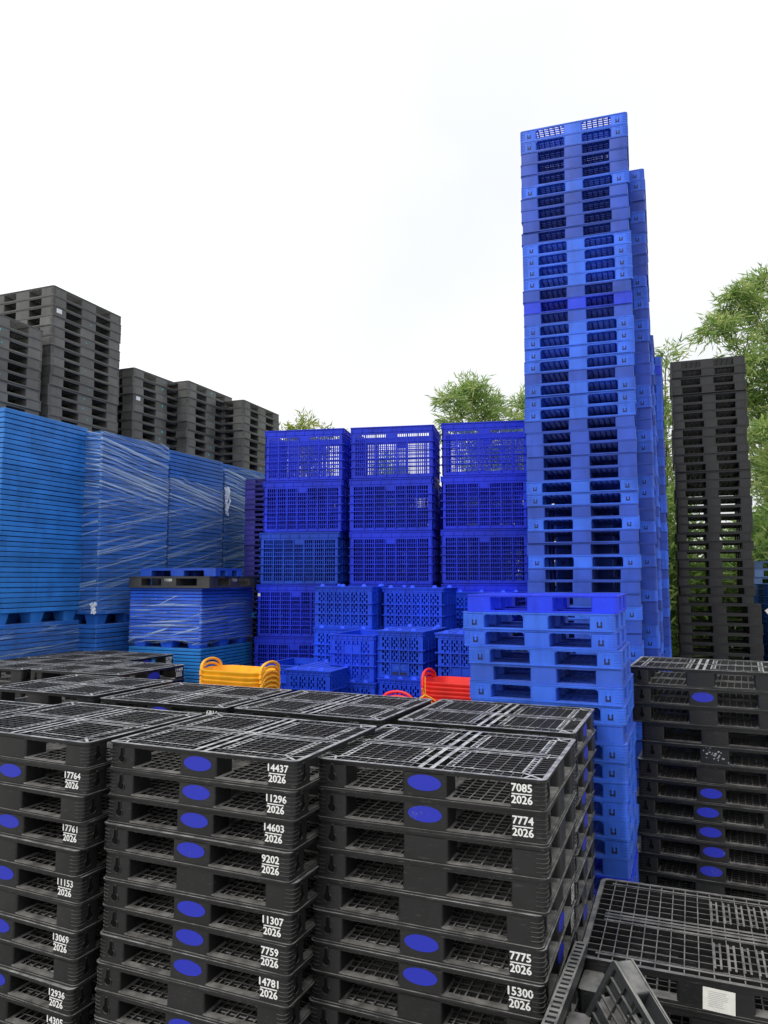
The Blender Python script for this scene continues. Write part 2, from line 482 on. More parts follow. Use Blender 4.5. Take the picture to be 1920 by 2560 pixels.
        for e in (-.06, .06):
            d.box(e - .012, e + .012, -y, y, zb, zt); d.box(-x, x, e - .012, e + .012, zb, zt - .0006)
    # teeth under the rim inside the openings
    op = [(-X + cx, -mx_ / 2), (mx_ / 2, X - cx)]
    opy = [(-Y + cy, -my / 2), (my / 2, Y - cy)]
    if teeth:
        for a, c in op:
            n = max(1, int((c - a) / teeth))
            for q in range(1, n):
                xx = a + (c - a) * q / n
                for s in (-1, 1):
                    d.box(xx - .003, xx + .003, *sorted((s * (Y - lip - .010), s * (Y - lip - .03))), h - rim - .008, h - rim + .004)
        for a, c in opy:
            n = max(1, int((c - a) / teeth))
            for q in range(1, n):
                yy = a + (c - a) * q / n
                for s in (-1, 1):
                    d.box(*sorted((s * (X - lip - .010), s * (X - lip - .03))), yy - .003, yy + .003, h - rim - .008, h - rim + .004)
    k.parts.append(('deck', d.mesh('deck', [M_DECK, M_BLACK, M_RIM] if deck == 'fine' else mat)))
    # ---- bottom deck
    e = MB()
    if not openbase:
        w = 0.052 if deck == 'fine' else 0.075
        e.ring(o, rrect(-X + w, X - w, -Y + w, Y - w, 0.02), 0, 0.008)
        e.ring(o2, rrect(-X + w + .001, X - w - .001, -Y + w + .001, Y - w - .001, 0.02), 0.008, base)
        e.box(-mx_ / 2 + .02, mx_ / 2 - .02, -Y + w, Y - w, 0.0005, base - .001)
        e.box(-X + w, -mx_ / 2 + .02, -my / 2 + .02, my / 2 - .02, 0.001, base - .002)
        e.box(mx_ / 2 - .02, X - w, -my / 2 + .02, my / 2 - .02, 0.001, base - .002)
        if basegrid:
            for sx in (-1, 1):
                for sy in (-1, 1):
                    a0, a1 = sorted((sx * (mx_ / 2 - .02), sx * (X - w))); c0, c1 = sorted((sy * (my / 2 - .02), sy * (Y - w)))
                    grid(e, a0, a1, c0, c1, 0.055, 0.05, 0.008, 0.002, base - .002)
        # chamfered feet where the blocks meet the bottom deck
        for sx in ((-1, 0, 1) if foot else ()):
            for sy in (-1, 0, 1):
                bw, bd = (cx if sx else mx_), (cy if sy else my)
                xc = sx * (X - cx / 2); yc = sy * (Y - cy / 2)
                r0 = rrect(xc - bw / 2 - (foot if sx >= 0 else -lip), xc + bw / 2 + (foot if sx <= 0 else -lip), yc - bd / 2 - (foot if sy >= 0 else -lip), yc + bd / 2 + (foot if sy <= 0 else -lip), 0.012, 2)
                r1 = rrect(xc - bw / 2 + (.003 if sx >= 0 else lip + .001), xc + bw / 2 - (.003 if sx <= 0 else lip + .001), yc - bd / 2 + (.003 if sy >= 0 else lip + .001), yc + bd / 2 - (.003 if sy <= 0 else lip + .001), 0.012, 2)
                e.loft([[(px, py, base - .0006) for px, py in r0], [(px, py, base + foot * .9) for px, py in r1]], False, False)
        k.parts.append(('bottom_deck', e.mesh('bottom_deck', matb)))
    # ---- nine blocks
    z0 = 0.0 if openbase else base - .001
    for sy in (-1, 0, 1):
        for sx in (-1, 0, 1):
            b = MB()
            bw, bd = (cx if sx else mx_), (cy if sy else my)
            xc = sx * (X - cx / 2); yc = sy * (Y - cy / 2)
            x0, x1, y0, y1 = xc - bw / 2, xc + bw / 2, yc - bd / 2, yc + bd / 2
            if sx < 0: x0 += lip
            if sx > 0: x1 -= lip
            if sy < 0: y0 += lip
            if sy > 0: y1 -= lip
            rad = [0.014] * 4
            if sx and sy: rad[{(1, -1): 0, (1, 1): 1, (-1, 1): 2, (-1, -1): 3}[(sx, sy)]] = rc - lip
            c = rrect(x0, x1, y0, y1, rad)
            if openbase:
                tp = 0.012
                c2 = rrect(x0 + (tp if sx >= 0 else 0) * .6, x1 - (tp if sx <= 0 else 0) * .6, y0 + .003, y1 - .003, [q * .9 for q in rad])
                b.loft([[(px, py, z0) for px, py in c2], [(px, py, h - rim + .003) for px, py in c]])
            else:
                b.prism(c, z0, h - rim + .003)
            if round_open and not openbase and sy <= 0:
                # fillets that round the upper corners of the fork openings on the front
                for s2, xe in ((1, x1), (-1, x0)):
                    if (sx == 1 and s2 == 1) or (sx == -1 and s2 == -1): continue
                    if sy == 0: continue
                    rr = round_open; zc = h - rim - rr
                    pts = [(xe, h - rim)] + [(xe + s2 * (rr - rr * math.sin(R(90 * q / 4))), zc + rr * math.cos(R(90 * q / 4)) * 1.0) for q in range(0, 5)]
                    pts = [(xe - s2 * .002, h - rim + .001), (xe + s2 * rr, h - rim + .001)] + [(xe + s2 * (rr - rr * math.sin(R(22.5 * q))), h - rim - rr + rr * math.cos(R(22.5 * q))) for q in range(5)] + [(xe - s2 * .002, h - rim - rr)]
                    ya_ = y0 + .001
                    b.loft([[(px, ya_, pz) for px, pz in pts], [(px, ya_ + .03, pz) for px, pz in pts]])
            if ridge and sx and sy:
                zs = [base + .016 + (h - rim - base - .03) * q / (ridge - 1) for q in range(ridge)]
                ridges(b, sx * (X - lip), sy * (Y - lip), sx, sy, rc - lip, 0.022, zs)
            k.parts.append(('block', b.mesh('block', mat)))
    return k

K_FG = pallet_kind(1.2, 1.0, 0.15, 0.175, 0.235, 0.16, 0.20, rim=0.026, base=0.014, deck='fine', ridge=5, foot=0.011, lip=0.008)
K_BLUE_A = pallet_kind(1.2, 1.0, 0.138, 0.185, 0.20, 0.17, 0.18, rim=0.020, base=0.011, deck='mid', mat=M_BLUE, matb=M_BLUE, ridge=5, lip=0.003, basegrid=False, teeth=0.055, round_open=0.022)
K_BLUE_B = pallet_kind(1.19, 0.99, 0.138, 0.20, 0.205, 0.17, 0.18, rim=0.018, base=0.011, deck='mid', mat=M_BLUE, matb=M_BLUE, rc=0.025, lip=0.003, basegrid=False, teeth=0.055)
K_BACK = pallet_kind(1.20, 1.44, 0.146, 0.24, 0.26, 0.26, 0.30, rim=0.025, base=0.018, deck='mid', mat=M_BLACK, matb=M_BLACK, ridge=6, rc=0.03, lip=0.007, basegrid=False, teeth=0)
K_RIGHT = pallet_kind(1.2, 1.0, 0.151, 0.19, 0.22, 0.18, 0.2, rim=0.030, base=0.014, deck='coarse', mat=M_BLACK, matb=M_BLACK, ridge=4, rc=0.03, lip=0.003, basegrid=False, teeth=0.03)
K_SLOT = pallet_kind(1.25, 1.08, 0.15, 0.2, 0.34, 0.2, 0.26, rim=0.036, base=0.024, deck='slots', ridge=0, rc=0.05, basegrid=True)
K_LEGS = pallet_kind(1.2, 0.62, 0.105, 0.19, 0.22, 0.12, 0.14, rim=0.030, deck='solid', mat=M_BLUE, matb=M_BLUE, rc=0.02, lip=0.002, openbase=True, teeth=0)

def joined(kind):
    """all of a pallet's meshes as one, for copies whose parts cannot be made out"""
    if hasattr(kind, 'one'): return kind.one
    b = MB()
    for _, me in kind.parts:
        k0 = len(b.v); b.v += [tuple(v.co) for v in me.vertices]
        for p in me.polygons: b.face(tuple(k0 + i for i in p.vertices))
    kind.one = b.mesh('pallet', kind.mat)
    return kind.one

def axes(yaw):
    a = R(yaw); return Vector((math.cos(a), math.sin(a), 0)), Vector((-math.sin(a), math.cos(a), 0))

def put(kind, name, loc, yaw, color, label, group, parts=True, tilt=None):
    if parts:
        r = link(name, None); r.empty_display_size = 0.2
        for nm, me in kind.parts: link(nm, me, r, color)
    else:
        r = link(name, joined(kind), None, color)
    r.location = loc
    r.rotation_euler = tilt if tilt else (0, 0, R(yaw))
    tag(r, label, 'pallet', group)
    return r

def jit(a): return random.uniform(-a, a)

def stack(kind, corner, pos, yaw, n, label, group, name='black_pallet', colors=None, lean=(0, 0), j=0.009, jy=0.7, parts=True, kinds=None, each=None, nmax=None, zs=1.0, tl=0.06):
    """n pallets, the top one's given corner (FL, FR, BR) at pos (its top); label gets the ordinal and the position"""
    u, v = axes(yaw)
    out = []
    z = pos[2]
    for i in range(n):
        K = kinds[i] if kinds else kind
        z -= K.h * zs
        sx = {'FL': 1, 'FR': -1, 'BR': -1}[corner]; sy = {'FL': 1, 'FR': 1, 'BR': -1}[corner]
        drop = pos[2] - z
        c = Vector((pos[0], pos[1], 0)) + u * (sx * K.Lx / 2 + lean[0] * drop + (jit(j) if i else 0)) + v * (sy * K.Ly / 2 + lean[1] * drop + (jit(j) if i else 0))
        col = colors[i] if isinstance(colors, list) else (colors or BLK)
        f = random.uniform(.78, 1.30) if name == 'black_pallet' else random.uniform(.88, 1.12)
        col = tuple(q * f for q in col)
        if nmax is not None and i >= nmax:
            unseen(K.Lx, K.Ly, K.h * zs, (c.x, c.y, z), yaw); continue
        lab = label(i) if callable(label) else label.format(o=ordw(i + 1))
        show = parts(i) if callable(parts) else parts
        r = put(K, name, (c.x, c.y, z), yaw + (jit(jy) if i else 0), col, lab, group, show)
        r.scale = (1, 1, zs)
        if i: r.rotation_euler = (R(jit(tl)), R(jit(tl)), r.rotation_euler[2])
        out.append(r)
        if each: each(i, r, K)
    return out, z

def attach(mesh, name, parent, loc, rotz=0, color=None):
    o = link(name, mesh, parent, color); o.location = loc; o.rotation_euler = (0, 0, rotz)
    return o

def fg_details(ovals, numbers, side=0.0, keys=True):
    """oval stickers, serial numbers and keyholes of the black mesh-deck pallets"""
    def each(i, r, K):
        X, Y, h, lip = K.Lx / 2, K.Ly / 2, K.h, .008
        if keys:
            attach(KEYHOLE, 'keyhole', r, (-X + 0.095, -Y + lip, 0.078), 0, BLK)
            attach(KEYHOLE, 'keyhole', r, (X - lip, -Y + 0.085, 0.078), R(90), BLK)
        if ovals is True or i in ovals:
            attach(OVAL, 'oval_sticker', r, (0.0, -Y + lip, 0.080), 0)
        if i in numbers:
            attach(number_mesh(numbers[i]), 'serial_number', r, (X - 0.116, -Y + lip, 0.076), 0)
        if random.random() < side:
            attach(OVAL, 'oval_sticker', r, (X - lip, 0.0, 0.080), R(90))
            if i in numbers: attach(number_mesh(numbers[i]), 'serial_number', r, (X - lip, Y - 0.104, 0.076), R(90))
    return each

G = -22.6                       # the yard's rows all run at about this angle
HI = 0.16
# ================================================================== front black stacks
def numlab(nums, where, ov):
    def f(i):
        if i in nums: return f'black mesh-deck pallet numbered {nums[i]} over 2026, {ordw(i + 1)} from top, {where}'
        return f'unnumbered black mesh-deck pallet, {ordw(i + 1)} from the top, {where}'
    return f
GF = 'black mesh-deck pallets stacked in the foreground'
nA1 = {1: '17764', 3: '17761', 5: '11153', 7: '13069', 9: '12936', 10: '14305'}
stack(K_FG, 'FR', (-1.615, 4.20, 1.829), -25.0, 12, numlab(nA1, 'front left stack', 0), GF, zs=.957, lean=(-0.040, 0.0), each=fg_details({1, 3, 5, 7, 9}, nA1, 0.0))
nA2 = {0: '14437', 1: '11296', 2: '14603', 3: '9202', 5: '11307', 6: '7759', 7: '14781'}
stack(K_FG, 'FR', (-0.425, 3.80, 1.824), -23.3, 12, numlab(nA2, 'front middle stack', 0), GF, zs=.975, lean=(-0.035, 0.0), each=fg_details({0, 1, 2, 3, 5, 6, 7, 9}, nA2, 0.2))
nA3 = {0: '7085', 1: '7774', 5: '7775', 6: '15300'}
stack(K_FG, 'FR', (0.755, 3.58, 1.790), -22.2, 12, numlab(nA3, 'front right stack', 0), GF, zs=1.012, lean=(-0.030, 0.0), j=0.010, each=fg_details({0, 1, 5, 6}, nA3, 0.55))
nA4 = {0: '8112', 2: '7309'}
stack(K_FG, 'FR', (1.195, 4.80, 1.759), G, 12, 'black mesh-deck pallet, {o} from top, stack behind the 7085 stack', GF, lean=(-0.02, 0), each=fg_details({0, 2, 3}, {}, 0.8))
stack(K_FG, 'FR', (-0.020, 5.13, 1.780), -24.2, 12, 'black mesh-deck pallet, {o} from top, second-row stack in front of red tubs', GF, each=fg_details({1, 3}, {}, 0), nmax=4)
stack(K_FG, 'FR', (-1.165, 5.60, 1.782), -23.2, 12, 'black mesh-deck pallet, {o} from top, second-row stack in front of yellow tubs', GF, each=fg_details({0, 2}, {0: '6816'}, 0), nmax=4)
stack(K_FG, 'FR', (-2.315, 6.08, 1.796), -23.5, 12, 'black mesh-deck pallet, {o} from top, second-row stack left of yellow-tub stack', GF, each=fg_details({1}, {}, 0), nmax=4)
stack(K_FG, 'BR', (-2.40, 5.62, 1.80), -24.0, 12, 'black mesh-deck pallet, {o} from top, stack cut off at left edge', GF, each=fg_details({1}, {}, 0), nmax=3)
# third row, numbers on the right-hand end
def end_number(num):
    def each(i, r, K):
        X, Y = K.Lx / 2, K.Ly / 2
        attach(KEYHOLE, 'keyhole', r, (-X + 0.095, -Y + .008, 0.078), 0, BLK)
        if i == 0:
            attach(OVAL, 'oval_sticker', r, (X - .008, 0.0, 0.080), R(90))
            attach(number_mesh(num), 'serial_number', r, (X - .008, Y - 0.104, 0.076), R(90))
    return each
stack(K_FG, 'FR', (-2.55, 7.36, 1.80), -23.6, 12, 'black mesh-deck pallet {o} from top, in the 11449 stack left of yellow tubs', GF, each=end_number('11449'), nmax=4)
stack(K_FG, 'BR', (-2.585, 9.42, 1.80), -24.0, 12, 'black mesh-deck pallet, {o} from top, in the stack touching the wrapped stack', GF, each=end_number('10788'), nmax=3)
stack(K_FG, 'FR', (-3.74, 7.88, 1.79), -23.6, 12, 'black mesh-deck pallet, {o} from top, third-row stack at the left edge', GF, each=fg_details({1}, {}, 0), nmax=3)
stack(K_FG, 'BR', (-3.78, 9.90, 1.79), -24.0, 12, 'black mesh-deck pallet, {o} from top, rear-left stack before the pale stack', GF, nmax=2)

# right-hand black stack beside the blue one
GB = 'black pallets in the stack right of the blue one'
kB = [K_FG] * 3 + [K_RIGHT] + [K_FG] * 9
offs = [0, .01, .005, .10, .09, .05, .045, .02, .03, .05, .03, .02, .02]
uB, vB = axes(-25)
zB = 1.935
for i in range(12):
    zB -= kB[i].h * 1.075
    c = Vector((2.21, 6.90, 0)) + uB * (.6 + offs[i]) + vB * (.5 + jit(.01))
    ext = ', white-scuffed middle block' if i == 4 else ''
    r = put(kB[i], 'black_pallet', (c.x, c.y, zB), -25 + jit(1.0), tuple(q * random.uniform(.9, 1.1) for q in BLK), f'black pallet, {ordw(i + 1)} from top, stack right of front blue stack{ext}', GB)
    r.scale = (1, 1, 1.075)
    if i != 3: fg_details({1, 6, 7, 8, 9, 10}, {}, 0)(i, r, kB[i])
    if i == 4:
        b = MB(); random.seed(5)
        for q in range(26):
            a = random.gauss(0, .05); zz = random.gauss(0, .016) - a * .35; w = random.uniform(.004, .014); hh = random.uniform(.003, .008)
            b.v += [(a - w, 0, zz), (a, 0, zz - hh), (a + w, 0, zz + hh * .3), (a + w * .2, 0, zz + hh)]; b.face(tuple(len(b.v) - 4 + s for s in range(4)))
        attach(b.mesh('paint_scuff', plain('scuff', (0.32, 0.33, 0.34), .8), 0), 'paint_scuff', r, (0, -kB[i].Ly / 2 + .0070, .085))
        random.seed(12)

# ================================================================== blue towers
C_P = (0.038, 0.145, 0.76); C_Q = (0.026, 0.078, 0.47); C_R = (0.014, 0.050, 0.70); C_DARK = (0.030, 0.065, 0.36)
def arrows(i, r, K):
    if K is K_BLUE_A:
        X, Y = K.Lx / 2, K.Ly / 2
        c = r.children[0].color[:3] if r.children else r.color[:3]
        for x in (-X + .105, X - .110):
            attach(ARROW, 'arrow_mark', r, (x, -Y + .003, .070), 0, tuple(min(1, q * 1.15) for q in c))
def seq_to(seq, n):
    s = (seq + 'QPQQPPQPQQPQQQPPQ' * 4)[:n]
    ks = [K_BLUE_A if q == 'P' else K_BLUE_B for q in s]
    cs = [{'P': C_P, 'Q': C_Q, 'R': C_R, 'D': C_DARK}[q] for q in s]
    return s, ks, cs
NAMEC = {'P': 'light blue pallet with arrow marks', 'Q': 'plain mid-blue pallet', 'R': 'deep blue pallet', 'D': 'dark blue pallet'}
def blue_tower(corner, pos, yaw, n, seq, where, lean=(0, 0), parts=True, j=.008, group='pallets in the blue towers'):
    s, ks, cs = seq_to(seq, n)
    return stack(None, corner, pos, yaw, n, lambda i: f'{NAMEC[s[i]]}, {ordw(i + 1)} from the top, {where}', group, 'blue_pallet', cs, lean, j, .6, parts, ks, arrows)
blue_tower('FL', (1.593, 8.389, 7.948), -19.0, 57, 'PPQQQPQQQQPPPPQRQPPPPQPPPQQQQQPPQPQQPQQ', 'tallest blue tower', lean=(0.0, 0), parts=lambda i: i < 48)
blue_tower('FR', (3.25, 8.98, 7.84), -20.5, 56, 'PPQQPQPQQQPPPQPPQQQQPPQQPPQQPPQQPQQPQ', 'second tower, behind the tallest', parts=lambda i: i < 30)
blue_tower('FR', (3.66, 9.97, 6.03), -21, 43, 'QQPPQPPPQPPQPPQPPQPQ', 'third tower behind the tallest', parts=False)
blue_tower('FR', (4.15, 11.0, 6.04), -21, 43, 'PRPPPPPPPQQPQPQPP', 'fourth tower behind the tallest', parts=False)
stack(K_RIGHT, 'FR', (4.60, 12.2, 4.37), -21, 28, 'black pallet, {o} from top, in the black stack behind the blue towers', 'black pallets behind the blue towers', parts=False)

# front blue stack
uC, vC = axes(-22.0)
zC = 2.595
seqC = 'RPPPQPPQPPPPPPQRQPQP'
offC = [0.02, -.005, 0.0, .035, .04, .045, .05, .04, .06, .05, .05, .05, .05, .06, .055, .05, .05, .05, .05, .05]
for i in range(18):
    s = seqC[i]; K = K_BLUE_A if s == 'P' else K_BLUE_B
    h = K.h
    zC -= h
    c = Vector((0.645, 6.20, 0)) + uC * (.6 + offC[i]) + vC * (.5 + jit(.01))
    col = {'P': C_P, 'Q': (0.035, .115, .60), 'R': (0.012, .045, .80)}[s]
    col = tuple(q * random.uniform(.93, 1.07) for q in col)
    r = put(K, 'blue_pallet', (c.x, c.y, zC), -22 + jit(.7), col, f'{NAMEC[s]}, {ordw(i + 1)} from top, front blue stack', 'pallets in the front blue stack')
    arrows(i, r, K)
unseen(1.2, 1.0, zC, (c.x, c.y, 0), -22)

# ================================================================== black tower at right
def bt(i):
    return f'black pallet, {ordw(i + 1)} from the top, tall black tower at right'
_, zD = stack(K_RIGHT, 'FL', (5.04, 12.97, 6.53), -20.5, 28, bt, 'pallets in the tall black tower', lean=(0.0, 0), j=.022, jy=.6, parts=True)
K_RIGHT2 = pallet_kind(1.3, 1.0, 0.165, 0.22, 0.24, 0.18, 0.2, rim=0.032, base=0.016, deck='coarse', mat=M_BLACK, matb=M_BLACK, ridge=4, rc=.03, basegrid=False, teeth=.03)
_, zD = stack(K_RIGHT2, 'FL', (5.00, 12.92, zD), -20.5, 14, lambda i: f'wider black pallet, {ordw(i + 29)} from the top, tall black tower at right', 'pallets in the tall black tower', j=.012, nmax=8)

# ================================================================== black stacks along the left
GE = 'black pallets in the tall left-hand stacks'
CY = MB()
n_ = 16
CY.loft([[(.016 * math.cos(6.2832 * i / n_), y, .016 * math.sin(6.2832 * i / n_)) for i in range(n_)] for y in (.002, -.0015)])
DOT = CY.mesh('dot_sticker', M_CYAN, 0)
LB = MB(); LB.box(-.05, .05, -.0015, .001, -.032, .032); LABEL = LB.mesh('white_label', M_WHITE, 0)
def dots(lab=()):
    def each(i, r, K):
        X, Y = K.Lx / 2, K.Ly / 2
        if random.random() < .65:
            o = attach(DOT, 'dot_sticker', r, (X - .007, jit(.05), .078 + jit(.015)), R(90)); s = random.choice((.6, .7, 1.1)); o.scale = (s, 1, s)
        if i in lab:
            attach(LABEL, 'white_label', r, (X - .007, -Y + .12, .085), R(90))
    return each
HAZE_BLK = (0.098, 0.097, 0.090)  # black lightened to grey, bright-sky haze put into the colour
sE = 1.21
def E_stack(pos, yaw, nvis, where, lab=()):
    p = (pos[0] * sE, pos[1] * sE, CAMZ + (pos[2] - CAMZ) * sE)
    n = int(p[2] / K_BACK.h)
    return stack(K_BACK, 'FR', p, yaw, n, 'black pallet, {o} from the top, ' + where, GE, colors=HAZE_BLK, j=.010, jy=.4, nmax=nvis, each=dots(lab))
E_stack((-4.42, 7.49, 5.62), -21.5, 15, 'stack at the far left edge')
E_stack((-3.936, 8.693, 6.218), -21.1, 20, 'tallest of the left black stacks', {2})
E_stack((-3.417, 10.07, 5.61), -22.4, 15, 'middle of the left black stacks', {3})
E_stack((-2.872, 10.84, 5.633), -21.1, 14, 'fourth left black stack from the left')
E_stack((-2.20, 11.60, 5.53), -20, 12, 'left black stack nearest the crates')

# ================================================================== thin nestable pallets
def slab_kind(Lx, Ly, pitch, rc=.02, legs=False, leg_h=.12):
    k = Kind(); k.Lx, k.Ly, k.h = Lx, Ly, pitch; k.parts = []; k.mat = M_BLUE
    X, Y = Lx / 2, Ly / 2
    b = MB(); t = pitch
    a = rrect(-X, X, -Y, Y, rc)
    a1 = rrect(-X + .003, X - .003, -Y + .003, Y - .003, rc - .003)
    n_ = rrect(-X + .060, X - .060, -Y + .060, Y - .060, .006)
    # groove below, skirt, softly rounded top edge
    b.loft([[(x, y, 0) for x, y in n_], [(x, y, .0095) for x, y in n_], [(x, y, .0095) for x, y in a1], [(x, y, .012) for x, y in a], [(x, y, t - .004) for x, y in a], [(x, y, t - .0008) for x, y in a1]])
    k.parts.append(('deck', b.mesh('deck', M_BLUE)))
    if legs:
        for sx in (-1, 0, 1):
            for sy in (-1, 0, 1):
                q = MB(); cx, cy = sx * (X - .14), sy * (Y - .14)
                w = .085
                q.loft([[(x, y, -leg_h) for x, y in rrect(cx - w, cx + w, cy - w, cy + w, .02)], [(x, y, .004) for x, y in rrect(cx - w - .025, cx + w + .025, cy - w - .025, cy + w + .025, .025)]])
                k.parts.append(('leg', q.mesh('leg', M_BLUE)))
    return k
sF = 1.15
LxF, LyF, PF = 1.08, 1.36, 0.0608
S1 = slab_kind(LxF, LyF, PF); S1L = slab_kind(LxF, LyF, PF, legs=True, leg_h=.125)
CF = (0.030, 0.200, 0.60); CF2 = (0.022, 0.130, 0.48); CF3 = (0.016, 0.20, 0.60); CF5 = (0.020, 0.105, 0.66)
GN = 'thin blue pallets nested in the left-hand stacks'
FPOS = {}
def slab_stack(corner, pos, yaw, n, nlow, Kt, Kl, col, where, lowcol=None, lean=(0, 0), group=GN, gap=.125, vis_low=99):
    ks = [Kt] * (n - 1) + [Kl]
    _, z = stack(None, corner, pos, yaw, n, lambda i: f'thin blue nesting pallet, {ordw(i + 1)} from top, {where}', group, 'nesting_pallet', [col] * n, lean, .004, .12, lambda i: i == n - 1, ks)
    FPOS[where] = (pos, yaw, z, lean)
    z -= gap
    drop = pos[2] - z
    u, v = axes(yaw)
    q = Vector(pos) + u * (lean[0] * drop) + v * (lean[1] * drop)
    _, z2 = stack(Kt, corner, (q.x, q.y, z), yaw, nlow, lambda i: f'thin blue nesting pallet, {ordw(i + 1)} from top, stack underneath {where}', group, 'nesting_pallet', [lowcol or col] * nlow, (0, 0), .004, .12, False)
    # whatever height is left stands on hidden spare pallets
    return z2
def fp(p): return (p[0] * sF, p[1] * sF, CAMZ + (p[2] - CAMZ) * sF)
def spare(corner, x, y, ztop, yaw, Lx, Ly, where, color=BLK, kind=None):
    """plain black pallets filling the unseen space between a stack and the ground; behind the crates, unseen stacks added to block light"""
    kind = kind or K_RIGHT
    n = max(1, round(ztop / .151)); hh = ztop / n
    u, v = axes(yaw)
    for i in range(n):
        sx = {'FL': 1, 'FR': -1}[corner]
        c = Vector((x, y, 0)) + u * (sx * Lx / 2) + v * (Ly / 2)
        unseen(Lx, Ly, hh, (c.x, c.y, ztop - (i + 1) * hh), yaw)
for nm, p, yw, n, nlow, col, low in (
        ('leftmost blue stack', (-3.889, 7.591, 4.478), -21.0, 40, 14, CF, CF2),
        ('second blue stack', (-3.255, 8.587, 4.428), -22.9, 40, 16, CF2, CF2),
        ('third blue stack', (-2.821, 9.856, 4.425), -23.2, 40, 3, CF2, CF2),
        ('fourth blue stack', (-2.345, 11.05, 4.42), -23.0, 40, 3, CF2, CF2)):
    P = fp(p)
    z2 = slab_stack('FR', P, yw, n, nlow, S1, S1L, col, nm, low, lean=((-.012, 0) if nm == 'leftmost blue stack' else (0, 0)))
    spare('FR', P[0], P[1], z2, yw, LxF, LyF, 'the ' + nm)

# short wrapped stack in front of them
S5 = slab_kind(1.15, 1.20, 0.0425); S5L = slab_kind(1.15, 1.20, 0.0425, legs=True, leg_h=.085)
P5 = (-2.31, 9.59, 2.607)
z5 = slab_stack('FR', P5, G, 16, 20, S5, S5L, CF5, 'short wrapped blue stack', CF3, group='thin blue pallets in the short wrapped stack', gap=.088)
spare('FR', P5[0], P5[1], z5, G, 1.15, 1.2, 'the short wrapped blue stack')
u5, v5 = axes(G)
c = Vector((-2.31, 9.59, 0)) + u5 * (-.5) + v5 * (.52)
K_P1 = pallet_kind(1.28, 1.12, 0.15, 0.20, 0.24, 0.20, 0.22, rim=0.028, base=0.028, deck='coarse', matb=M_BLACK, rc=.015, lip=.003, basegrid=False, teeth=0)
r = put(K_P1, 'black_pallet', (c.x, c.y, P5[2]), G, (.045, .044, .042), 'single black pallet lying on top of the short wrapped blue stack', None)
attach(text_mesh('11088', .05), 'stencil', r, (0, -.557 - .0012, .10), 0).rotation_euler = (R(90), 0, 0)
attach(text_mesh('11088', .05), 'stencil', r, (.637 + .0012, 0, .10), 0).rotation_euler = (R(90), 0, R(90))
c = Vector((-2.31, 9.59, 0)) + u5 * (-.42) + v5 * (.34)
put(K_LEGS, 'blue_pallet', (c.x, c.y, P5[2] + .15), G, (.022, .085, .52), 'blue legged pallet lying on the single black pallet', None)

# purple-blue stack between the wrapped stacks and the crates
K_G = pallet_kind(1.2, 1.0, 0.0835, 0.19, .2, .18, .18, rim=.022, base=.014, deck='coarse', mat=M_BLUE, matb=M_BLUE, rc=.012, lip=.002, basegrid=False, teeth=0)
nG = 52
colG = [(.030, .028, .22)] * 19 + [(.020, .024, .09)] * 7 + [(.02, .16, .42)] + [(.02, .022, .05)] * 25
stack(K_G, 'FL', (-2.29, 12.3, 4.36), -15, nG, '{o} thin dark-blue pallet from top, stack beside the crate wall', 'thin pallets beside the crate wall', 'blue_pallet', colG, j=.008, parts=lambda i: i < 30)

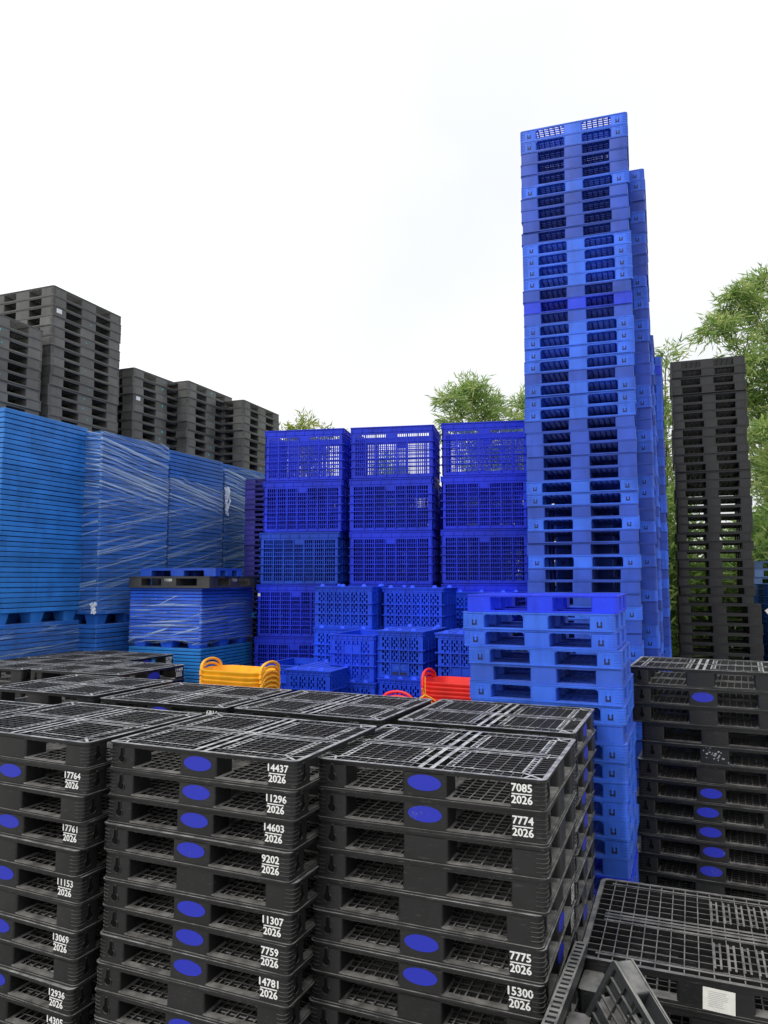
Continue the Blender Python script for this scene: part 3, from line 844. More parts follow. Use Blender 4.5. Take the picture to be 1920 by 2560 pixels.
# ================================================================== stretch film
def film_material(name, kind):
    m = bpy.data.materials.new(name); m.use_nodes = True
    t = m.node_tree; t.nodes.clear(); L = t.links.new
    out = N(t, 'ShaderNodeOutputMaterial'); tr = N(t, 'ShaderNodeBsdfTransparent'); gl = N(t, 'ShaderNodeBsdfPrincipled')
    gl.inputs['Base Color'].default_value = (0.50, 0.70, 0.92, 1); gl.inputs['Roughness'].default_value = 0.28
    gl.inputs['Specular IOR Level'].default_value = 0.9
    uv = N(t, 'ShaderNodeUVMap')
    def streak(rot, sc, lo, hi, seed):
        mp = N(t, 'ShaderNodeMapping'); mp.inputs['Rotation'].default_value = (0, 0, R(rot)); mp.inputs['Scale'].default_value = sc; mp.inputs['Location'].default_value = (seed, seed * 2, 0)
        vr = N(t, 'ShaderNodeVectorRotate', rotation_type='Z_AXIS'); vr.inputs['Angle'].default_value = R(rot)
        L(uv.outputs['UV'], vr.inputs['Vector'])
        mp.inputs['Rotation'].default_value = (0, 0, 0)
        wn = N(t, 'ShaderNodeTexNoise'); wn.inputs['Scale'].default_value = 2.0
        L(vr.outputs['Vector'], wn.inputs['Vector'])
        ad = N(t, 'ShaderNodeVectorMath', operation='SCALE'); ad.inputs['Scale'].default_value = 0.035
        L(wn.outputs['Color'], ad.inputs[0])
        sm = N(t, 'ShaderNodeVectorMath', operation='ADD'); L(vr.outputs['Vector'], sm.inputs[0]); L(ad.outputs['Vector'], sm.inputs[1])
        L(sm.outputs['Vector'], mp.inputs['Vector'])
        n = N(t, 'ShaderNodeTexNoise'); n.inputs['Scale'].default_value = 1.0; n.inputs['Detail'].default_value = 3; n.inputs['Roughness'].default_value = .6
        L(mp.outputs['Vector'], n.inputs['Vector'])
        r = N(t, 'ShaderNodeMapRange'); r.inputs['From Min'].default_value = lo; r.inputs['From Max'].default_value = hi; r.clamp = True
        L(n.outputs['Fac'], r.inputs['Value'])
        return r.outputs['Result']
    if kind == 'tall':
        a = streak(9, (.40, 32, 1), .48, .70, 1.3); c = streak(-12, (.45, 24, 1), .54, .74, 4.1)
        sp = N(t, 'ShaderNodeSeparateXYZ'); L(uv.outputs['UV'], sp.inputs[0])
        ra = N(t, 'ShaderNodeMapRange'); ra.inputs['From Min'].default_value = 1.3; ra.inputs['From Max'].default_value = 1.7; L(sp.outputs['Y'], ra.inputs['Value'])
        mixs = N(t, 'ShaderNodeMix', data_type='FLOAT'); L(ra.outputs['Result'], mixs.inputs['Factor']); L(c, mixs.inputs['A']); L(a, mixs.inputs['B'])
        s = mixs.outputs['Result']
    else:
        a = streak(-3, (.8, 34, 1), .54, .74, 2.2); c = streak(-15, (.9, 20, 1), .60, .74, 7.7)
        mxx = N(t, 'ShaderNodeMath', operation='MAXIMUM'); L(a, mxx.inputs[0]); L(c, mxx.inputs[1]); s = mxx.outputs['Value']
    am = N(t, 'ShaderNodeMapRange'); am.inputs['To Min'].default_value = 0.03; am.inputs['To Max'].default_value = 0.85
    L(s, am.inputs['Value'])
    bp = N(t, 'ShaderNodeBump'); bp.inputs['Strength'].default_value = 0.5; bp.inputs['Distance'].default_value = .02
    L(s, bp.inputs['Height']); L(bp.outputs['Normal'], gl.inputs['Normal'])
    mx = N(t, 'ShaderNodeMixShader'); L(am.outputs['Result'], mx.inputs['Fac']); L(tr.outputs['BSDF'], mx.inputs[1]); L(gl.outputs['BSDF'], mx.inputs[2])
    L(mx.outputs['Shader'], out.inputs['Surface'])
    return m
FILM_T = film_material('stretch_film', 'tall'); FILM_S = film_material('stretch_film_low', 'low')
def film(pos, yaw, Lx, Ly, z0, z1, mat, label, off=.012, seed=1):
    """film wound round the four sides; UV in metres (length round the stack, height above the lower edge)"""
    rnd = random.Random(seed)
    u, v = axes(yaw)
    c = Vector((pos[0], pos[1], 0)) - u * Lx / 2 + v * Ly / 2
    pts = rrect(-Lx / 2 - off, Lx / 2 + off, -Ly / 2 - off, Ly / 2 + off, .03, 3)
    dense = []
    for i in range(len(pts)):
        a, b = Vector(pts[i]), Vector(pts[(i + 1) % len(pts)])
        k = max(1, int((b - a).length / .09))
        for q in range(k): dense.append(a.lerp(b, q / k))
    nz = max(4, int((z1 - z0) / .08)); n = len(dense)
    V = []; F = []; UV = []
    run = [0]
    for i in range(n): run.append(run[-1] + (dense[(i + 1) % n] - dense[i]).length)
    ph = [rnd.uniform(0, 6.28) for _ in range(6)]
    for k in range(nz + 1):
        z = z0 + (z1 - z0) * k / nz
        for i, p in enumerate(dense):
            w = .004 * math.sin(run[i] * 9 + z * 14 + ph[0]) + .003 * math.sin(run[i] * 23 - z * 31 + ph[1])
            edge = (.02 * math.sin(run[i] * 5 + ph[2]) + .012 * math.sin(run[i] * 13 + ph[3])) if k in (0, nz) else 0
            q = p * (1 + w / max(p.length, .1))
            V.append((q.x, q.y, z + edge))
    me = bpy.data.meshes.new('film')
    for k in range(nz):
        for i in range(n):
            F.append((k * n + i, k * n + (i + 1) % n, (k + 1) * n + (i + 1) % n, (k + 1) * n + i))
            UV += [(run[i], (z1 - z0) * k / nz), (run[i + 1], (z1 - z0) * k / nz), (run[i + 1], (z1 - z0) * (k + 1) / nz), (run[i], (z1 - z0) * (k + 1) / nz)]
    me.from_pydata(V, [], F)
    l = me.uv_layers.new(name='UVMap')
    l.data.foreach_set('uv', [q for p in UV for q in p])
    me.materials.append(mat); me.polygons.foreach_set('use_smooth', [True] * len(F))
    o = link('stretch_film', me); o.location = (c.x, c.y, 0); o.rotation_euler = (0, 0, R(yaw))
    return tag(o, label, 'stretch film')
for nm, ext, sd_ in (('second blue stack', .0, 3), ('third blue stack', -.42, 8), ('fourth blue stack', -.05, 14)):
    pos, yw, zb, _ = FPOS[nm]
    film(pos, yw, LxF, LyF, zb + .02, pos[2] + ext + .005, FILM_T, f'clear stretch film wound around the {nm}', seed=sd_)
pos, yw, zb, _ = FPOS['leftmost blue stack']
u1, v1 = axes(yw); dr = pos[2] - zb
q1 = Vector(pos) + u1 * (-.012 * (dr + .125))
film((q1.x, q1.y), yw, LxF, LyF, zb - .125 - .8, zb - .125 - .03, FILM_S, 'stretch film around the blue stack underneath the leftmost stack', seed=21)
film(P5, G, 1.15, 1.2, FPOS['short wrapped blue stack'][2] - .03, P5[2] - .13, FILM_S, 'stretch film around the short wrapped blue stack', off=.008, seed=33)
# twisted film tail hanging from the third stack and a knot on the second one
def film_tail(at, label, n=5, ln=.34, w=.02, seed=2):
    rnd = random.Random(seed); b = MB()
    for q in range(n):
        x = rnd.uniform(-.03, .03); y = rnd.uniform(-.015, .015); pts = []
        for k in range(7):
            pts.append((x + .02 * math.sin(k * 1.3 + q) + .008 * k * (q - 2) * .22, y + .012 * math.cos(k + q), -ln * k / 6 * rnd.uniform(.9, 1.05)))
        b.tube(pts, [w * (.3 + .5 * abs(math.sin(k * 1.1 + q))) * .5 for k in range(7)], 5)
    o = link('film_tail', b.mesh('film_tail', plain('bunched_film', (.70, .76, .84), .3, .8))); o.location = at
    return tag(o, label, 'film tail')
pos, yw, zb, _ = FPOS['third blue stack']; u3, v3 = axes(yw)
t_ = Vector(pos) + v3 * (LyF + .02) + u3 * .06
film_tail((t_.x, t_.y, pos[2] - .42), 'white bunched film tail hanging at the edge of the third blue stack', 6, .46, .035)
pos, yw, zb, _ = FPOS['second blue stack']; u2, v2 = axes(yw)
t_ = Vector(pos) + v2 * (-.05) - u2 * .02
film_tail((t_.x, t_.y, zb + .16), 'small white film knot at the foot of the second blue stack', 4, .14, .05, 6)

# ================================================================== big crates
def wall_boxes(b, W, H, T, z0, nx, per, ny, plate=True, weave=False):
    """slotted crate wall in the XZ plane, outer face at y=0, thickness T inwards"""
    post = .055; x0, x1 = -W / 2, W / 2
    xs0, xs1 = x0 + post, x1 - post
    zt = H
    b.box(x0, xs0, 0, T, z0, zt); b.box(xs1, x1, 0, T, z0, zt)                 # corner posts
    b.box(xs0, xs1, 0, T, z0, z0 + .035)                                       # bottom band
    zr = zt - .03 if not weave else zt - .02
    b.box(xs0, xs1, 0.0005, T, zr, zt)
    # verticals
    n = nx * per
    for i in range(1, n):
        x = xs0 + (xs1 - xs0) * i / n
        major = i % per == 0
        w = .008 if major else .0043
        b.box(x - w, x + w, (-.014 if major else .001), T - .001, z0 + .03, zr)
    for k in range(1, ny):
        z = z0 + .035 + (zr - z0 - .035) * k / ny
        b.box(x0 - .0004, x1 + .0004, -.016, T - .0015, z - .0055, z + .0055)
    if not weave:
        for k in range(ny):
            z = z0 + .035 + (zr - z0 - .035) * (k + .5) / ny
            b.box(xs0, xs1, .0014, T - .002, z - .0045, z + .0045)
        if plate: b.box(-.06, .06, -.004, T * .5, zr - .065, zr + .005)
    else:
        st = (zr - z0 - .035) / (ny * 4)
        for i in range(n):
            xa = xs0 + (xs1 - xs0) * i / n; xb = xs0 + (xs1 - xs0) * (i + 1) / n
            for k in range(ny * 2):
                z = z0 + .035 + st * (2 * k + (1 if i % 2 else 0) + .5)
                b.box(xa, xb, .0015, T - .002, z - .011, z + .011)

def crate_kind(W, D, H, nx, per, ny, rimh, weave=False, lid=False, plate=None, slot=False):
    k = Kind(); k.Lx, k.Ly, k.h = W, D, H; k.parts = []; k.hinges = []
    T = .018
    Hw = H - rimh
    for s in range(4):
        w, d = (W, D) if s % 2 == 0 else (D, W)
        b = MB(); nn = nx if s % 2 == 0 else max(2, round(nx * d and nx * (w / W)))
        wall_boxes(b, w - .03, Hw, T, .012, nn, per, ny, True, weave)
        if weave and s == 0 and plate == 'top': b.box(-.10, .10, -.006, T, Hw - .17, Hw - .06)
        if weave and s == 0 and plate == 'low': b.box(-.11, .11, -.006, T, .085, .165)
        if slot and s == 0:
            b.mi = 1; b.box(-.085, .085, -.0075, -.0068, .045, .075); b.mi = 0  # dark plate paints the shade inside the hand slot
            b.box(-.095, .095, -.0065, T, .038, .082)
        # to place on side s
        ang = s * math.pi / 2; ca, sa = math.cos(ang), math.sin(ang)
        dd = -(d / 2 - .015)
        b.v = [(x * ca - (y + dd) * sa, x * sa + (y + dd) * ca, z) for x, y, z in b.v]
        k.parts.append(('wall', b.mesh('wall', [M_CRATE, M_NAVY], 0)))
    r = MB()
    X, Y = W / 2, D / 2
    r.ring(rrect(-X, X, -Y, Y, .02), rrect(-X + .03, X - .03, -Y + .03, Y - .03, .012), H - .012, H)
    r.ring(rrect(-X + .010, X - .010, -Y + .010, Y - .010, .018), rrect(-X + .028, X - .028, -Y + .028, Y - .028, .012), Hw, H - .012)
    n = 8
    for i in range(n + 1):
        x = -X + .03 + (W - .06) * i / n
        for s in (-1, 1): r.box(x - .005, x + .005, *sorted((s * (Y - .012), s * (Y - .002))), Hw, H - .012)
    for i in range(6):
        y = -Y + .03 + (D - .06) * i / 5
        for s in (-1, 1): r.box(*sorted((s * (X - .012), s * (X - .002))), y - .005, y + .005, Hw, H - .012)
    k.parts.append(('rim', r.mesh('rim', M_CRATE)))
    f = MB(); f.prism(rrect(-X + .028, X - .028, -Y + .028, Y - .028, .01), 0.001, .012); k.parts.append(('floor', f.mesh('floor', M_CRATE)))
    if lid:
        l = MB(); l.prism(rrect(-X - .006, X + .006, -Y - .006, Y + .006, .022), H + .0005, H + .010)
        for i in range(5):
            x = -X + .08 + (W - .16) * i / 4; l.box(x - .005, x + .005, -Y + .03, Y - .03, H + .010, H + .014)
        k.parts.append(('lid', l.mesh('lid', M_CRATE)))
        for (x, y) in ((-X + .12, -Y + .02), (X - .12, -Y + .02), (0, -Y + .02), (-X + .1, Y - .02), (X - .1, Y - .02), (X - .02, 0.02)):
            h_ = MB(); a = [(x + .028 * math.cos(R(180 * q / 8)), H + .010 + .030 * math.sin(R(180 * q / 8))) for q in range(9)]
            h_.loft([[(px, y - .012, pz) for px, pz in a], [(px, y + .012, pz) for px, pz in a]])
            k.hinges.append(h_.mesh('hinge', M_CRATE))
    return k
def put_crate(K, name, loc, yaw, col, label, group, parts=True):
    r = link(name, None)
    for nm, me in K.parts: o = link(nm, me, r, col)
    for me in K.hinges: link('hinge', me, o, tuple(min(1, q * 1.5 + .03) for q in col))
    r.location = loc; r.rotation_euler = (0, 0, R(yaw)); tag(r, label, 'crate', group)
    return r
sH = 1.15
HW, HH = 1.0 * sH, .617 * sH
K_BIG = crate_kind(HW, .80, HH, 7, 5, 5, .075)
CH = (0.010, 0.034, 0.62); CH2 = (0.010, 0.060, 0.52)
GH = 'large slotted blue crates in the crate wall'
yawH = -11.0
uH, vH = axes(yawH)
base = Vector((-1.455 * sH, 9.015 * sH, CAMZ + (4.513 - CAMZ) * sH))
offx = [[0, -.018, -.055, -.085, -.12, -.12], [.0, -.02, -.02, -.02, -.02, -.02], [.0, -.01, -.01, -.01, -.01, -.01]]
ROWN = ['top', 'second', 'third', 'fourth', 'fifth', 'sixth']
COLN = ['left', 'middle', 'right']
for cidx in range(3):
    for row in range(5 if cidx == 0 else 4):
        c = base + uH * (cidx * (HW * 1.075) + HW / 2 + offx[cidx][row]) + vH * (.40 + (jit(.012) if row else 0)) + uH * jit(.004)
        c.z = base.z - (row + 1) * (HH + .002)
        if cidx == 2: c.z += .01
        col = CH if not (cidx == 0 and row in (2,)) else CH2
        col = tuple(q * random.uniform(.92, 1.08) for q in col)
        r = put_crate(K_BIG, 'slotted_crate', c, yawH + jit(.4), col, f'large slotted blue crate, {ROWN[row]} row of the {COLN[cidx]} crate column', GH)
        if cidx == 0 and row == 3:
            b = MB(); b.box(-.018, .018, -.0015, 0, -.02, .02)
            attach(b.mesh('white_label', M_WHITE, 0), 'white_label', r, (-HW / 2 + .045, -.385 - .001, HH - .14))
    cc = base + uH * (cidx * (HW * 1.075)); spare('FL', cc.x, cc.y, base.z - (5 if cidx == 0 else 4) * (HH + .002) + (.01 if cidx == 2 else 0), yawH, HW, .8, f'the {COLN[cidx]} crate column', BLK)

    for row in range(1, 4):                                  # a second row of crates stands right behind, one crate lower
        c = base + uH * (cidx * (HW * 1.075) + HW / 2 + jit(.03)) + vH * (1.25 + jit(.01)); c.z = base.z - (row + 1) * (HH + .002)
        put_crate(K_BIG, 'slotted_crate', c, yawH + jit(.5), CH, f'large slotted blue crate standing behind the {ROWN[row]} row, {COLN[cidx]} column', 'large slotted crates in the rear row')
    cc = base + uH * (cidx * (HW * 1.075)) + vH * .85; spare('FL', cc.x, cc.y, base.z - 4 * (HH + .002), yawH, HW, .8, '')
    cc = cc + vH * .86; spare('FL', cc.x + 1.3 if cidx == 2 else cc.x, cc.y, base.z - HH * 1.35, yawH, HW * 1.05, .8, ''); spare('FL', cc.x, cc.y, base.z - HH * 1.35, yawH, HW * 1.05, .8, '')  # unseen stacks added to block light through crate and tower gaps
# ================================================================== smaller woven crates
K_LID = crate_kind(.80, .55, .50, 6, 4, 3, .04, weave=True, lid=True)
K_SHORT = crate_kind(.55, .80, .50, 4, 4, 3, .04, weave=True, lid=True, plate='low', slot=True)
K_OPEN = crate_kind(.55, .80, .51, 4, 4, 3, .05, weave=True, plate='top')
CI = (0.010, 0.060, 0.66)
GI = 'small woven-pattern blue crates before the crate wall'
def crate_col(K, FLpx, depth, yaw, n, labels, letter=None, kinds=None, nspare=True, dz=0):
    """column of crates whose top front left corner lies on pixel FLpx at this depth (metres ahead)"""
    p = R(5.1)
    d = Vector(((FLpx[0] - 960) / 1880, 1, -(FLpx[1] - 1280) / 1880))
    w = Vector((d.x, d.y * math.cos(p) - d.z * math.sin(p), d.y * math.sin(p) + d.z * math.cos(p)))
    w = w * (depth / w.y)
    u, v = axes(yaw); z = CAMZ + w.z
    for i in range(n):
        KK = kinds[i] if kinds else K
        z -= KK.h + (.004 if i else 0)
        c = Vector((w.x, w.y, 0)) + u * (KK.Lx / 2 + (jit(.008) if i else 0)) + v * (KK.Ly / 2 + (jit(.008) if i else 0)); c.z = z
        col = tuple(q * random.uniform(.92, 1.1) for q in CI)
        lab = labels[i] if i < len(labels) else f'woven blue crate hidden {ordw(i - len(labels) + 1)} below: {labels[0]}'[:90]
        r = put_crate(KK, 'woven_crate', c, yaw + (jit(.8) if i else 0), col, lab, GI)
        if i == 0 and letter:
            o = attach(text_mesh(letter, .068), 'crayon_mark', r, (0, -KK.Ly / 2 + .015 - .0075, .122)); o.rotation_euler = (R(90), 0, 0)
            o.data = o.data.copy(); o.data.materials.clear(); o.data.materials.append(plain('crayon', (.03, .11, .62), .6))
    if z > .04: spare('FL', w.x, w.y, z, yaw, KK.Lx, KK.Ly, labels[0][:40])
crate_col(K_LID, (783, 1468), 9.35, G, 2, ['lidded woven blue crate, top left of the small crate pile', 'woven blue crate directly under the top left lidded crate'])
crate_col(K_LID, (953, 1471), 9.20, G, 2, ['lidded woven blue crate, top right of the small crate pile', 'woven blue crate directly under the top right lidded crate'])
crate_col(K_OPEN, (822, 1585), 8.35, G, 2, ['open-topped woven blue crate with blank plate, left of crayon-marked crate', 'woven blue crate with hand slot below the open-topped crate'], kinds=[K_OPEN, K_SHORT, K_SHORT, K_SHORT])
crate_col(K_SHORT, (939, 1578), 8.20, G, 2, ['lidded woven blue crate with DHC crayoned on its plate', 'woven blue crate directly under the crayon-marked crate'], letter='dHC')
crate_col(K_SHORT, (1086, 1585), 7.85, G, 2, ['lidded woven blue crate half hidden by front blue stack', 'woven blue crate behind the red tubs under half-hidden crate'])
crate_col(K_SHORT, (711, 1675), 8.10, G, 1, ['low lidded woven blue crate right of the yellow tubs', 'woven blue crate below the low lidded one'])
crate_col(K_OPEN, (648, 1660), 8.95, G, 1, ['open woven blue crate directly behind the yellow tubs', 'woven blue crate below the one behind yellow tubs'])
crate_col(K_LID, (1128, 1482), 9.75, G, 1, ['lidded woven blue crate peeking out behind the top right crate', 'woven blue crate below the peeking crate'])

# ================================================================== tubs
def tub_meshes():
    W, D, H = .74, .46, .26
    b = MB()
    def c(f, z, n=6): return [(x, y, z) for x, y in rrect(-W / 2 * f, W / 2 * f, -D / 2 * f, D / 2 * f, .15 * f, n)]
    def c2(dx, z, n=6): return [(x, y, z) for x, y in rrect(-W / 2 - dx, W / 2 + dx, -D / 2 - dx, D / 2 + dx, .15 + dx, n)]
    rings = [c2(-.085, 0), c2(-.07, .01), c2(-.035, .12), c2(-.006, .222), c2(.001, .240), c2(.004, .252), c2(.001, .26), c2(-.008, .258), c2(-.013, .236), c2(-.042, .122), c2(-.077, .016), ]
    b.loft(rings, True, True)
    body = b.mesh('body', M_TUB, 50)
    hs = []
    for s in (-1, 1):
        h = MB(); pts = []
        for q in range(15):
            a = R(180 * q / 14)
            pts.append((s * (W / 2 - .006 + .010 * math.sin(a)), .150 * math.cos(a), .240 + .105 * math.sin(a) ** .75))
        h.tube(pts, [.019 - .006 * math.sin(R(180 * q / 14)) for q in range(15)], 8)
        # web at both ends of the handle
        hs.append(h.mesh('handle', M_TUB, 60))
    return body, hs
TUB = tub_meshes()
def tub_stack(x, y, ztop, yaw, n, col, pitch, what, group):
    u, v = axes(yaw)
    z = ztop - .26
    for i in range(n):
        r = link('tub', None); r.location = (x + jit(.003), y + jit(.003), z - i * pitch); r.rotation_euler = (0, 0, R(yaw + jit(1.0)))
        cc = tuple(q * random.uniform(.93, 1.05) for q in col)
        link('body', TUB[0], r, cc)
        for h in TUB[1]: link('handle', h, r, cc)
        tag(r, f'{what} tub with loop handles, {ordw(i + 1)} from the top of its nested stack', 'tub', group)
    return z - (n - 1) * pitch
YEL = (0.90, 0.42, 0.010); RED = (0.80, 0.022, 0.014)
zt = tub_stack(-1.44, 7.62, 1.83, -27, 7, YEL, .046, 'yellow', 'nested yellow tubs')
spare('FL', -1.44 - .62, 7.62 - .30, zt, G, 1.2, 1.0, 'the yellow tubs')
zt = tub_stack(0.76, 7.15, 1.775, -25, 8, RED, .038, 'red', 'nested red tubs beside the front blue stack')
spare('FL', 0.80 - .55, 7.15 - .1, zt, G, .8, .6, 'the red tubs')
zt = tub_stack(-.02, 6.72, 1.60, 66, 5, RED, .04, 'low red', 'nested red tubs behind the pallets')
spare('FL', -.02 - .30, 6.72 - .22, zt, G, .8, .6, 'the low red tubs')
# yellow cord tied round the red handles
b = MB()
uR, vR = axes(-16)
hp = Vector((0.80, 7.15, 0)) - uR * .40
for a0, a1 in (((.00, -.09, 1.72), (.02, .0, 1.66)), ((.02, .0, 1.66), (-.05, .04, 1.60)), ((.02, 0, 1.66), (.10, .03, 1.58)), ((.03, -.02, 1.83), (.03, -.03, 1.66)), ((-.05, -.05, 1.58), (.03, -.04, 1.66)), ((.03, -.04, 1.66), (.14, -.05, 1.60))):
    q = [hp - vR * .20 + uR * a[0] + vR * (a[1] * .2 - .03) + Vector((0, 0, a[2])) for a in (a0, a1)]
    b.tube([q[0], (q[0] + q[1]) / 2 + Vector((0, 0, .008)), q[1]], .006, 5)
tag(link('tie_cord', b.mesh('tie_cord', M_TIE)), 'yellow cord tied around the handles of the red tubs', 'cord')

# ================================================================== loose pallets at lower right
KSL = K_SLOT
uL, vL = axes(-22)
nl = Vector((0.975, 3.95, 0))
zz = .84
for i in range(5):
    c = nl + uL * (KSL.Lx / 2 + (0 if i == 0 else .06 * (i % 2))) + vL * (KSL.Ly / 2 + (0 if i == 0 else jit(.05)))
    zz -= KSL.h
    r = put(KSL, 'black_pallet', (c.x, c.y, zz), -22 + (0 if i == 0 else jit(2)), tuple(q * .95 for q in BLK), ['black slotted-deck pallet with white paper on its side, lower right corner', 'black pallet directly under the one with white paper', 'black pallet, third down in the lower right pile', 'black pallet, fourth down in the lower right pile', 'black pallet, bottom of the lower right pile'][i], 'loose black pallets at lower right')
    if i == 0:
        b = MB(); b.box(-.070, .070, -.001, 0, -.050, .050)
        pp = attach(b.mesh('paper_sheet', M_PAPER, 0), 'paper_sheet', r, (.015, -KSL.Ly / 2 + .004 - .003, .062)); pp.rotation_euler = (R(-3), R(2), 0)
        t_ = MB()
        for q in range(9):
            t_.box(-.046, random.uniform(0, .046), -.0018, -.0012, .034 - q * .008, .0352 - q * .008)
        link('print_lines', t_.mesh('print_lines', M_PRINT, 0), pp)
# pallet on its edge in the gap beside the front right stack: slotted rim upwards
def orient(o, ex, ey, ez, org):
    o.matrix_world = Matrix(((ex.x, ey.x, ez.x, org.x), (ex.y, ey.y, ez.y, org.y), (ex.z, ey.z, ez.z, org.z), (0, 0, 0, 1)))
L_, Wd_ = 1.06, .058
r = link('black_pallet', None); tag(r, 'black pallet on edge against the front right stack, slotted rim upwards', 'pallet', None)
b = MB(); ns = 26
b.box(0, L_, 0, .010, -.05, 0); b.box(0, L_, Wd_ - .010, Wd_, -.05, 0)
for q in range(ns + 1):
    x = .004 + (L_ - .008) * q / ns
    b.box(x - .011, x + .011, .010, Wd_ - .010, -.02, -.0006)
link('slotted_rim', b.mesh('slotted_rim', M_BLACK, 0), r, (.030, .033, .036))
b = MB(); grid(b, .01, L_ - .01, 0, 1, .11, 1, .012, 0, .03)
b.v = [(x, Wd_ - .045 + z, -.05 - y * .82) for x, y, z in b.v]
for q in range(9): b.box(.01, L_ - .01, Wd_ - .043, Wd_ - .012, -.10 - q * .085, -.088 - q * .085)
link('deck', b.mesh('deck', M_BLACK, 0), r, BLK)
b = MB()
for q in range(3): b.prism(rrect(.05 + q * .40, .25 + q * .40, Wd_ - .012, Wd_ + .085, .02), -.85, -.12)
link('block', b.mesh('block', M_BLACK), r, (.020, .021, .022))
bear = R(90 - 24.3); ex = Vector((math.cos(bear), math.sin(bear), 0)); ey = Vector((ex.y, -ex.x, 0)); ez = Vector((0, 0, 1))
orient(r, ex, ey, ez, Vector((.530, 3.009, .90)) )
# broken piece of pallet propped corner-up in the gap
K_BR = pallet_kind(0.95, 0.62, 0.10, .16, .14, .14, .14, rim=.022, base=.014, deck='coarse', rc=.02, basegrid=True, teeth=0)
r = put(K_BR, 'broken_pallet', (0, 0, 0), 0, (.026, .028, .030), 'broken piece of black pallet propped corner-up in the gap', None)
e1 = Vector((-.243, .436, -.867)); e2 = Vector((.283, -.822, -.494)); e1.normalize(); e2 = (e2 - e1 * e2.dot(e1)).normalized()
nz = e2.cross(-e1)
orient(r, e2, -e1, nz, Vector((.985, 3.40, 1.09)) + e2 * .475 + e1 * .31 - nz * .10)

# ================================================================== right edge stacks
stack(K_RIGHT, 'FL', (6.93, 14.2, 3.06), -14, 19, '{o} grey-blue pallet from top, stack at right edge behind the black tower', 'grey-blue pallets at the right edge', 'blue_pallet', [(.05, .13, .28), (.12, .22, .45), (.12, .22, .45), (.12, .22, .45), (.02, .13, .42), (.02, .10, .5), (.08, .17, .36), (.02, .09, .26)] + [(.02, .12, .36)] * 11, j=.02)
S9 = slab_kind(1.0, 1.2, .0425)
_, z9 = stack(S9, 'FL', (6.44, 12.62, 2.64), -14, 40, 'thin bright-blue pallet, {o} from top, stack at right edge', 'thin blue pallets at the right edge', 'nesting_pallet', (.012, .11, .50), j=.003, jy=.1, parts=False)
spare('FL', 6.44, 12.62, z9, -14, 1.0, 1.2, 'the right edge blue stack')
b = MB(); b.v = [(-.10, 0, 0), (.08, 0, .11), (.11, -.01, -.14), (.06, -.006, -.19)]; b.face((0, 3, 2, 1))
b.v += [(x, y + .002, z) for x, y, z in b.v[:4]]; b.face((4, 5, 6, 7)); b.face((0, 1, 5, 4)); b.face((1, 2, 6, 5)); b.face((2, 3, 7, 6)); b.face((3, 0, 4, 7))
o = tag(link('paper_tag', b.mesh('paper_tag', M_PAPER, 0)), 'folded white paper tag stuck on the right edge blue stack', 'paper tag'); o.location = (6.42, 12.58, 2.20)

# ================================================================== bamboo and trees behind
def leaf_material(name, c0, c1, c2):
    m = bpy.data.materials.new(name); m.use_nodes = True
    t = m.node_tree; t.nodes.clear(); L = t.links.new
    out = N(t, 'ShaderNodeOutputMaterial'); df = N(t, 'ShaderNodeBsdfPrincipled'); tl = N(t, 'ShaderNodeBsdfTranslucent')
    at = N(t, 'ShaderNodeAttribute'); at.attribute_name = 'tint'
    cr_ = N(t, 'ShaderNodeValToRGB'); e = cr_.color_ramp.elements
    e[0].color = (*c0, 1); e[1].color = (*c2, 1); q = cr_.color_ramp.elements.new(.5); q.color = (*c1, 1)
    L(at.outputs['Fac'], cr_.inputs['Fac']); L(cr_.outputs['Color'], df.inputs['Base Color']); L(cr_.outputs['Color'], tl.inputs['Color'])
    df.inputs['Roughness'].default_value = .5
    mx = N(t, 'ShaderNodeMixShader'); mx.inputs['Fac'].default_value = .5
    L(df.outputs['BSDF'], mx.inputs[1]); L(tl.outputs['BSDF'], mx.inputs[2]); L(mx.outputs['Shader'], out.inputs['Surface'])
    return m
LEAF = leaf_material('bamboo_leaf', (.10, .19, .05), (.27, .41, .11), (.55, .58, .22))
LEAF_Y = leaf_material('young_leaf', (.10, .17, .02), (.26, .34, .04), (.48, .46, .06))
def leaves_mesh(pts, rnd, mat, ln=(.12, .24), w=.028, droop=.5):
    V = []; F = []; tint = []
    for (p, d, tn) in pts:
        dirv = Vector((d.x + rnd.gauss(0, .6), d.y + rnd.gauss(0, .6), d.z + rnd.gauss(0, .45) - droop * rnd.random())).normalized()
        l = rnd.uniform(*ln); sv = dirv.cross(Vector((rnd.gauss(0, 1), rnd.gauss(0, 1), rnd.gauss(0, 1))))
        if sv.length < 1e-3: continue
        sv = sv.normalized() * w * rnd.uniform(.6, 1.1)
        k = len(V); m_ = p + dirv * l * .4
        V += [p, m_ + sv, p + dirv * l, m_ - sv]; F.append((k, k + 1, k + 2, k + 3)); tint.append(min(1, max(0, tn + rnd.gauss(0, .16))))
    me = bpy.data.meshes.new('crown'); me.from_pydata([tuple(v) for v in V], [], F)
    a = me.attributes.new('tint', 'FLOAT', 'FACE'); a.data.foreach_set('value', tint)
    me.materials.append(mat)
    return me
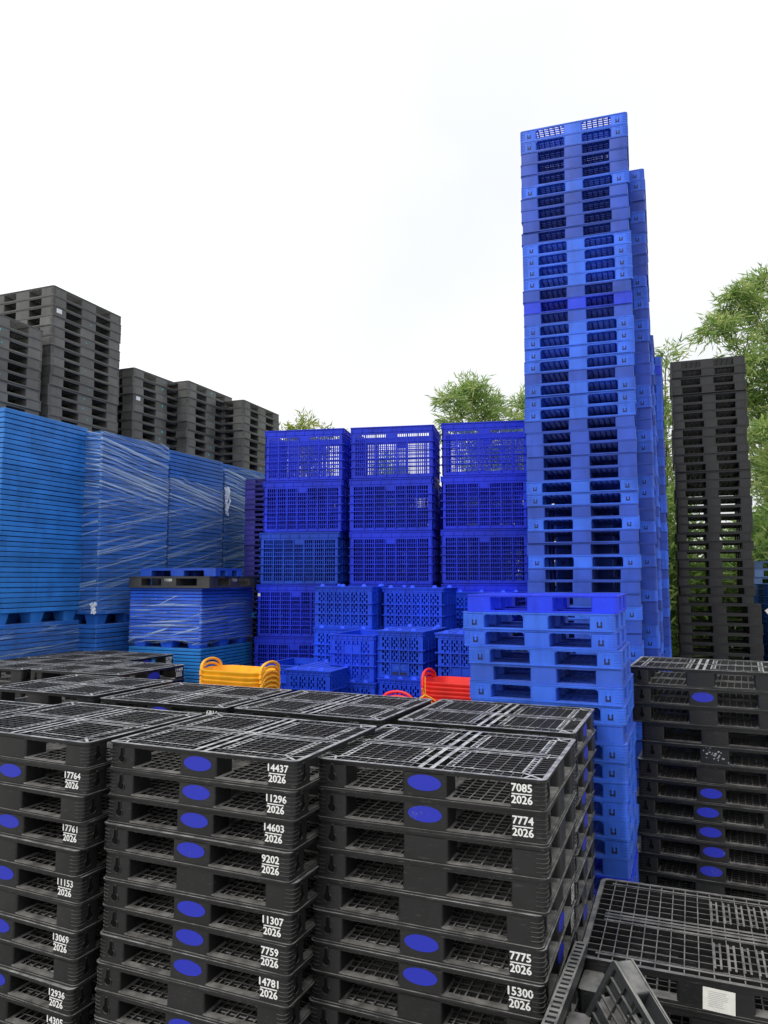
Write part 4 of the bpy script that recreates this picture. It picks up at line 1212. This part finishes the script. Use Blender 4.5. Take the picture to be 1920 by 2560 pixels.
def bamboo(base, culms, label, seed, mat=LEAF, per=260, group='bamboo and trees behind the yard', leafscale=1.0, name='bamboo_clump'):
    """culms: list of (tip offset xyz, sideways bow, leafy fraction); sprays of blades hang along each culm"""
    rnd = random.Random(seed); root = link(name, None); root.location = base
    pts = []
    for (tip, bow, leafy, dens) in culms:
        tip = Vector(tip); s0 = Vector((rnd.gauss(0, .35), rnd.gauss(0, .35), 0))
        ctl = [s0, s0 + Vector((tip.x * .12, tip.y * .12, tip.z * .55)), Vector((tip.x * .45, tip.y * .45, tip.z * (.98 + bow))), tip]
        def B(t):
            a = 1 - t
            return ctl[0] * a ** 3 + ctl[1] * (3 * a * a * t) + ctl[2] * (3 * a * t * t) + ctl[3] * t ** 3
        c = MB(); cp = [B(k / 12) for k in range(13)]
        c.tube(cp, [.035 * (1 - k / 13) + .004 for k in range(13)], 6)
        link('culm', c.mesh('culm', M_BARK, 60), root)
        nb = int(per * dens / 5)
        for _ in range(nb):
            t = 1 - leafy * rnd.random() ** .9
            p = B(t); dr = (B(min(1, t + .02)) - B(t - .02)).normalized()
            out = Vector((rnd.gauss(0, 1), rnd.gauss(0, 1), rnd.gauss(.1, .6))).normalized()
            ln = rnd.uniform(.25, .95) * (1.15 - t * .75) + .12
            br = (out * .8 + dr * .6).normalized()
            tn = rnd.gauss(.42, .2)
            for q in range(12):
                s = rnd.random() ** .7
                pts.append((p + br * ln * s + Vector((0, 0, -.25 * ln * s * s)) + Vector((rnd.gauss(0, .05), rnd.gauss(0, .05), rnd.gauss(0, .05))), br, tn + .15 * s))
    me = leaves_mesh(pts, rnd, mat, (.14 * leafscale, .30 * leafscale), .021 * leafscale)
    link('crown', me, root)
    return tag(root, label, 'bamboo' if 'bamboo' in name else 'tree', group)
rb = random.Random(77)
def rc_(n, xr, yr, zr, bow=(.05, .2), leafy=(.5, .8), dens=1.0):
    return [((rb.uniform(*xr), rb.uniform(*yr), rb.uniform(*zr)), rb.uniform(*bow), rb.uniform(*leafy), dens) for _ in range(n)]
# big clump behind the black tower: two long plumes reach left, the rest is dense
bamboo((10.25, 18.6, 0), [((-2.35, -.5, 8.75), .18, .55, 2.6), ((-1.3, .2, 9.95), .10, .45, 2.2), ((-.5, .4, 10.4), .08, .5, 2.0), ((-1.9, 0, 7.3), .2, .6, 2.4)] + rc_(10, (-1.6, 2.0), (-1.2, 1.0), (6.0, 9.6), dens=2.0), 'tall feathery bamboo at the right edge, plumes above the black tower', 3, per=330)
bamboo((9.3, 17.2, 0), rc_(12, (-1.5, 2.2), (-.8, .8), (2.8, 6.2), leafy=(.7, .95), dens=2.2), 'dense low bamboo right beside the black tower', 9, per=330)
bamboo((6.55, 18.0, 0), rc_(9, (-.9, .6), (-.6, .6), (3.5, 8.4), leafy=(.7, .95), dens=1.6), 'narrow bamboo seen between blue towers and black tower', 14, per=300)
bamboo((3.0, 20.5, 0), rc_(13, (-1.35, 1.6), (-1, 1), (6.0, 7.9), bow=(.02, .1), leafy=(.5, .8), dens=2.1), 'rounded bamboo rising behind the crate wall', 21, per=330)
bamboo((.2, 22.0, 0), rc_(9, (-2.2, 1.2), (-1, 1), (4.6, 6.2), leafy=(.5, .8), dens=1.5), 'lower bamboo seen through the top crates', 31, per=300)
bamboo((-2.1, 19.0, 0), rc_(10, (-.8, .9), (-.5, .5), (5.9, 6.75), bow=(0, .05), leafy=(.3, .5), dens=1.3), 'yellow-green leafy tree top above the left crate column', 41, mat=LEAF_Y, leafscale=.85, per=150, name='leafy_tree')
ru = random.Random(55); pts = []
for q in range(90000):
    x = ru.uniform(-4, 14); y = ru.uniform(15.0, 17.6); top = (4.4 if x > 4.5 else 3.0) + 1.3 * math.sin(x * 1.1) * math.sin(x * .47 + 1) + .9 * math.sin(x * 3.1 + 2) * .4
    z = max(.02, top * ru.random() ** .7); cl = math.sin(x * 5.3 + z * 3) * math.sin(z * 6.1 + y * 4)
    pts.append((Vector((x, y, z)), Vector((ru.gauss(0, .4), -.4, .5)), .40 + .22 * cl))
tag(link('undergrowth', leaves_mesh(pts, ru, LEAF, (.18, .40), .030)), 'dense green undergrowth along the back of the yard', 'undergrowth', kind='stuff')
tag(link('hidden_pallets', UNSEEN.mesh('hidden_pallets', M_BLACK, 0), None, BLK), 'black pallets unseen beneath the visible stacks, with light-blocking ones added behind the crates', 'pallets', kind='stuff')
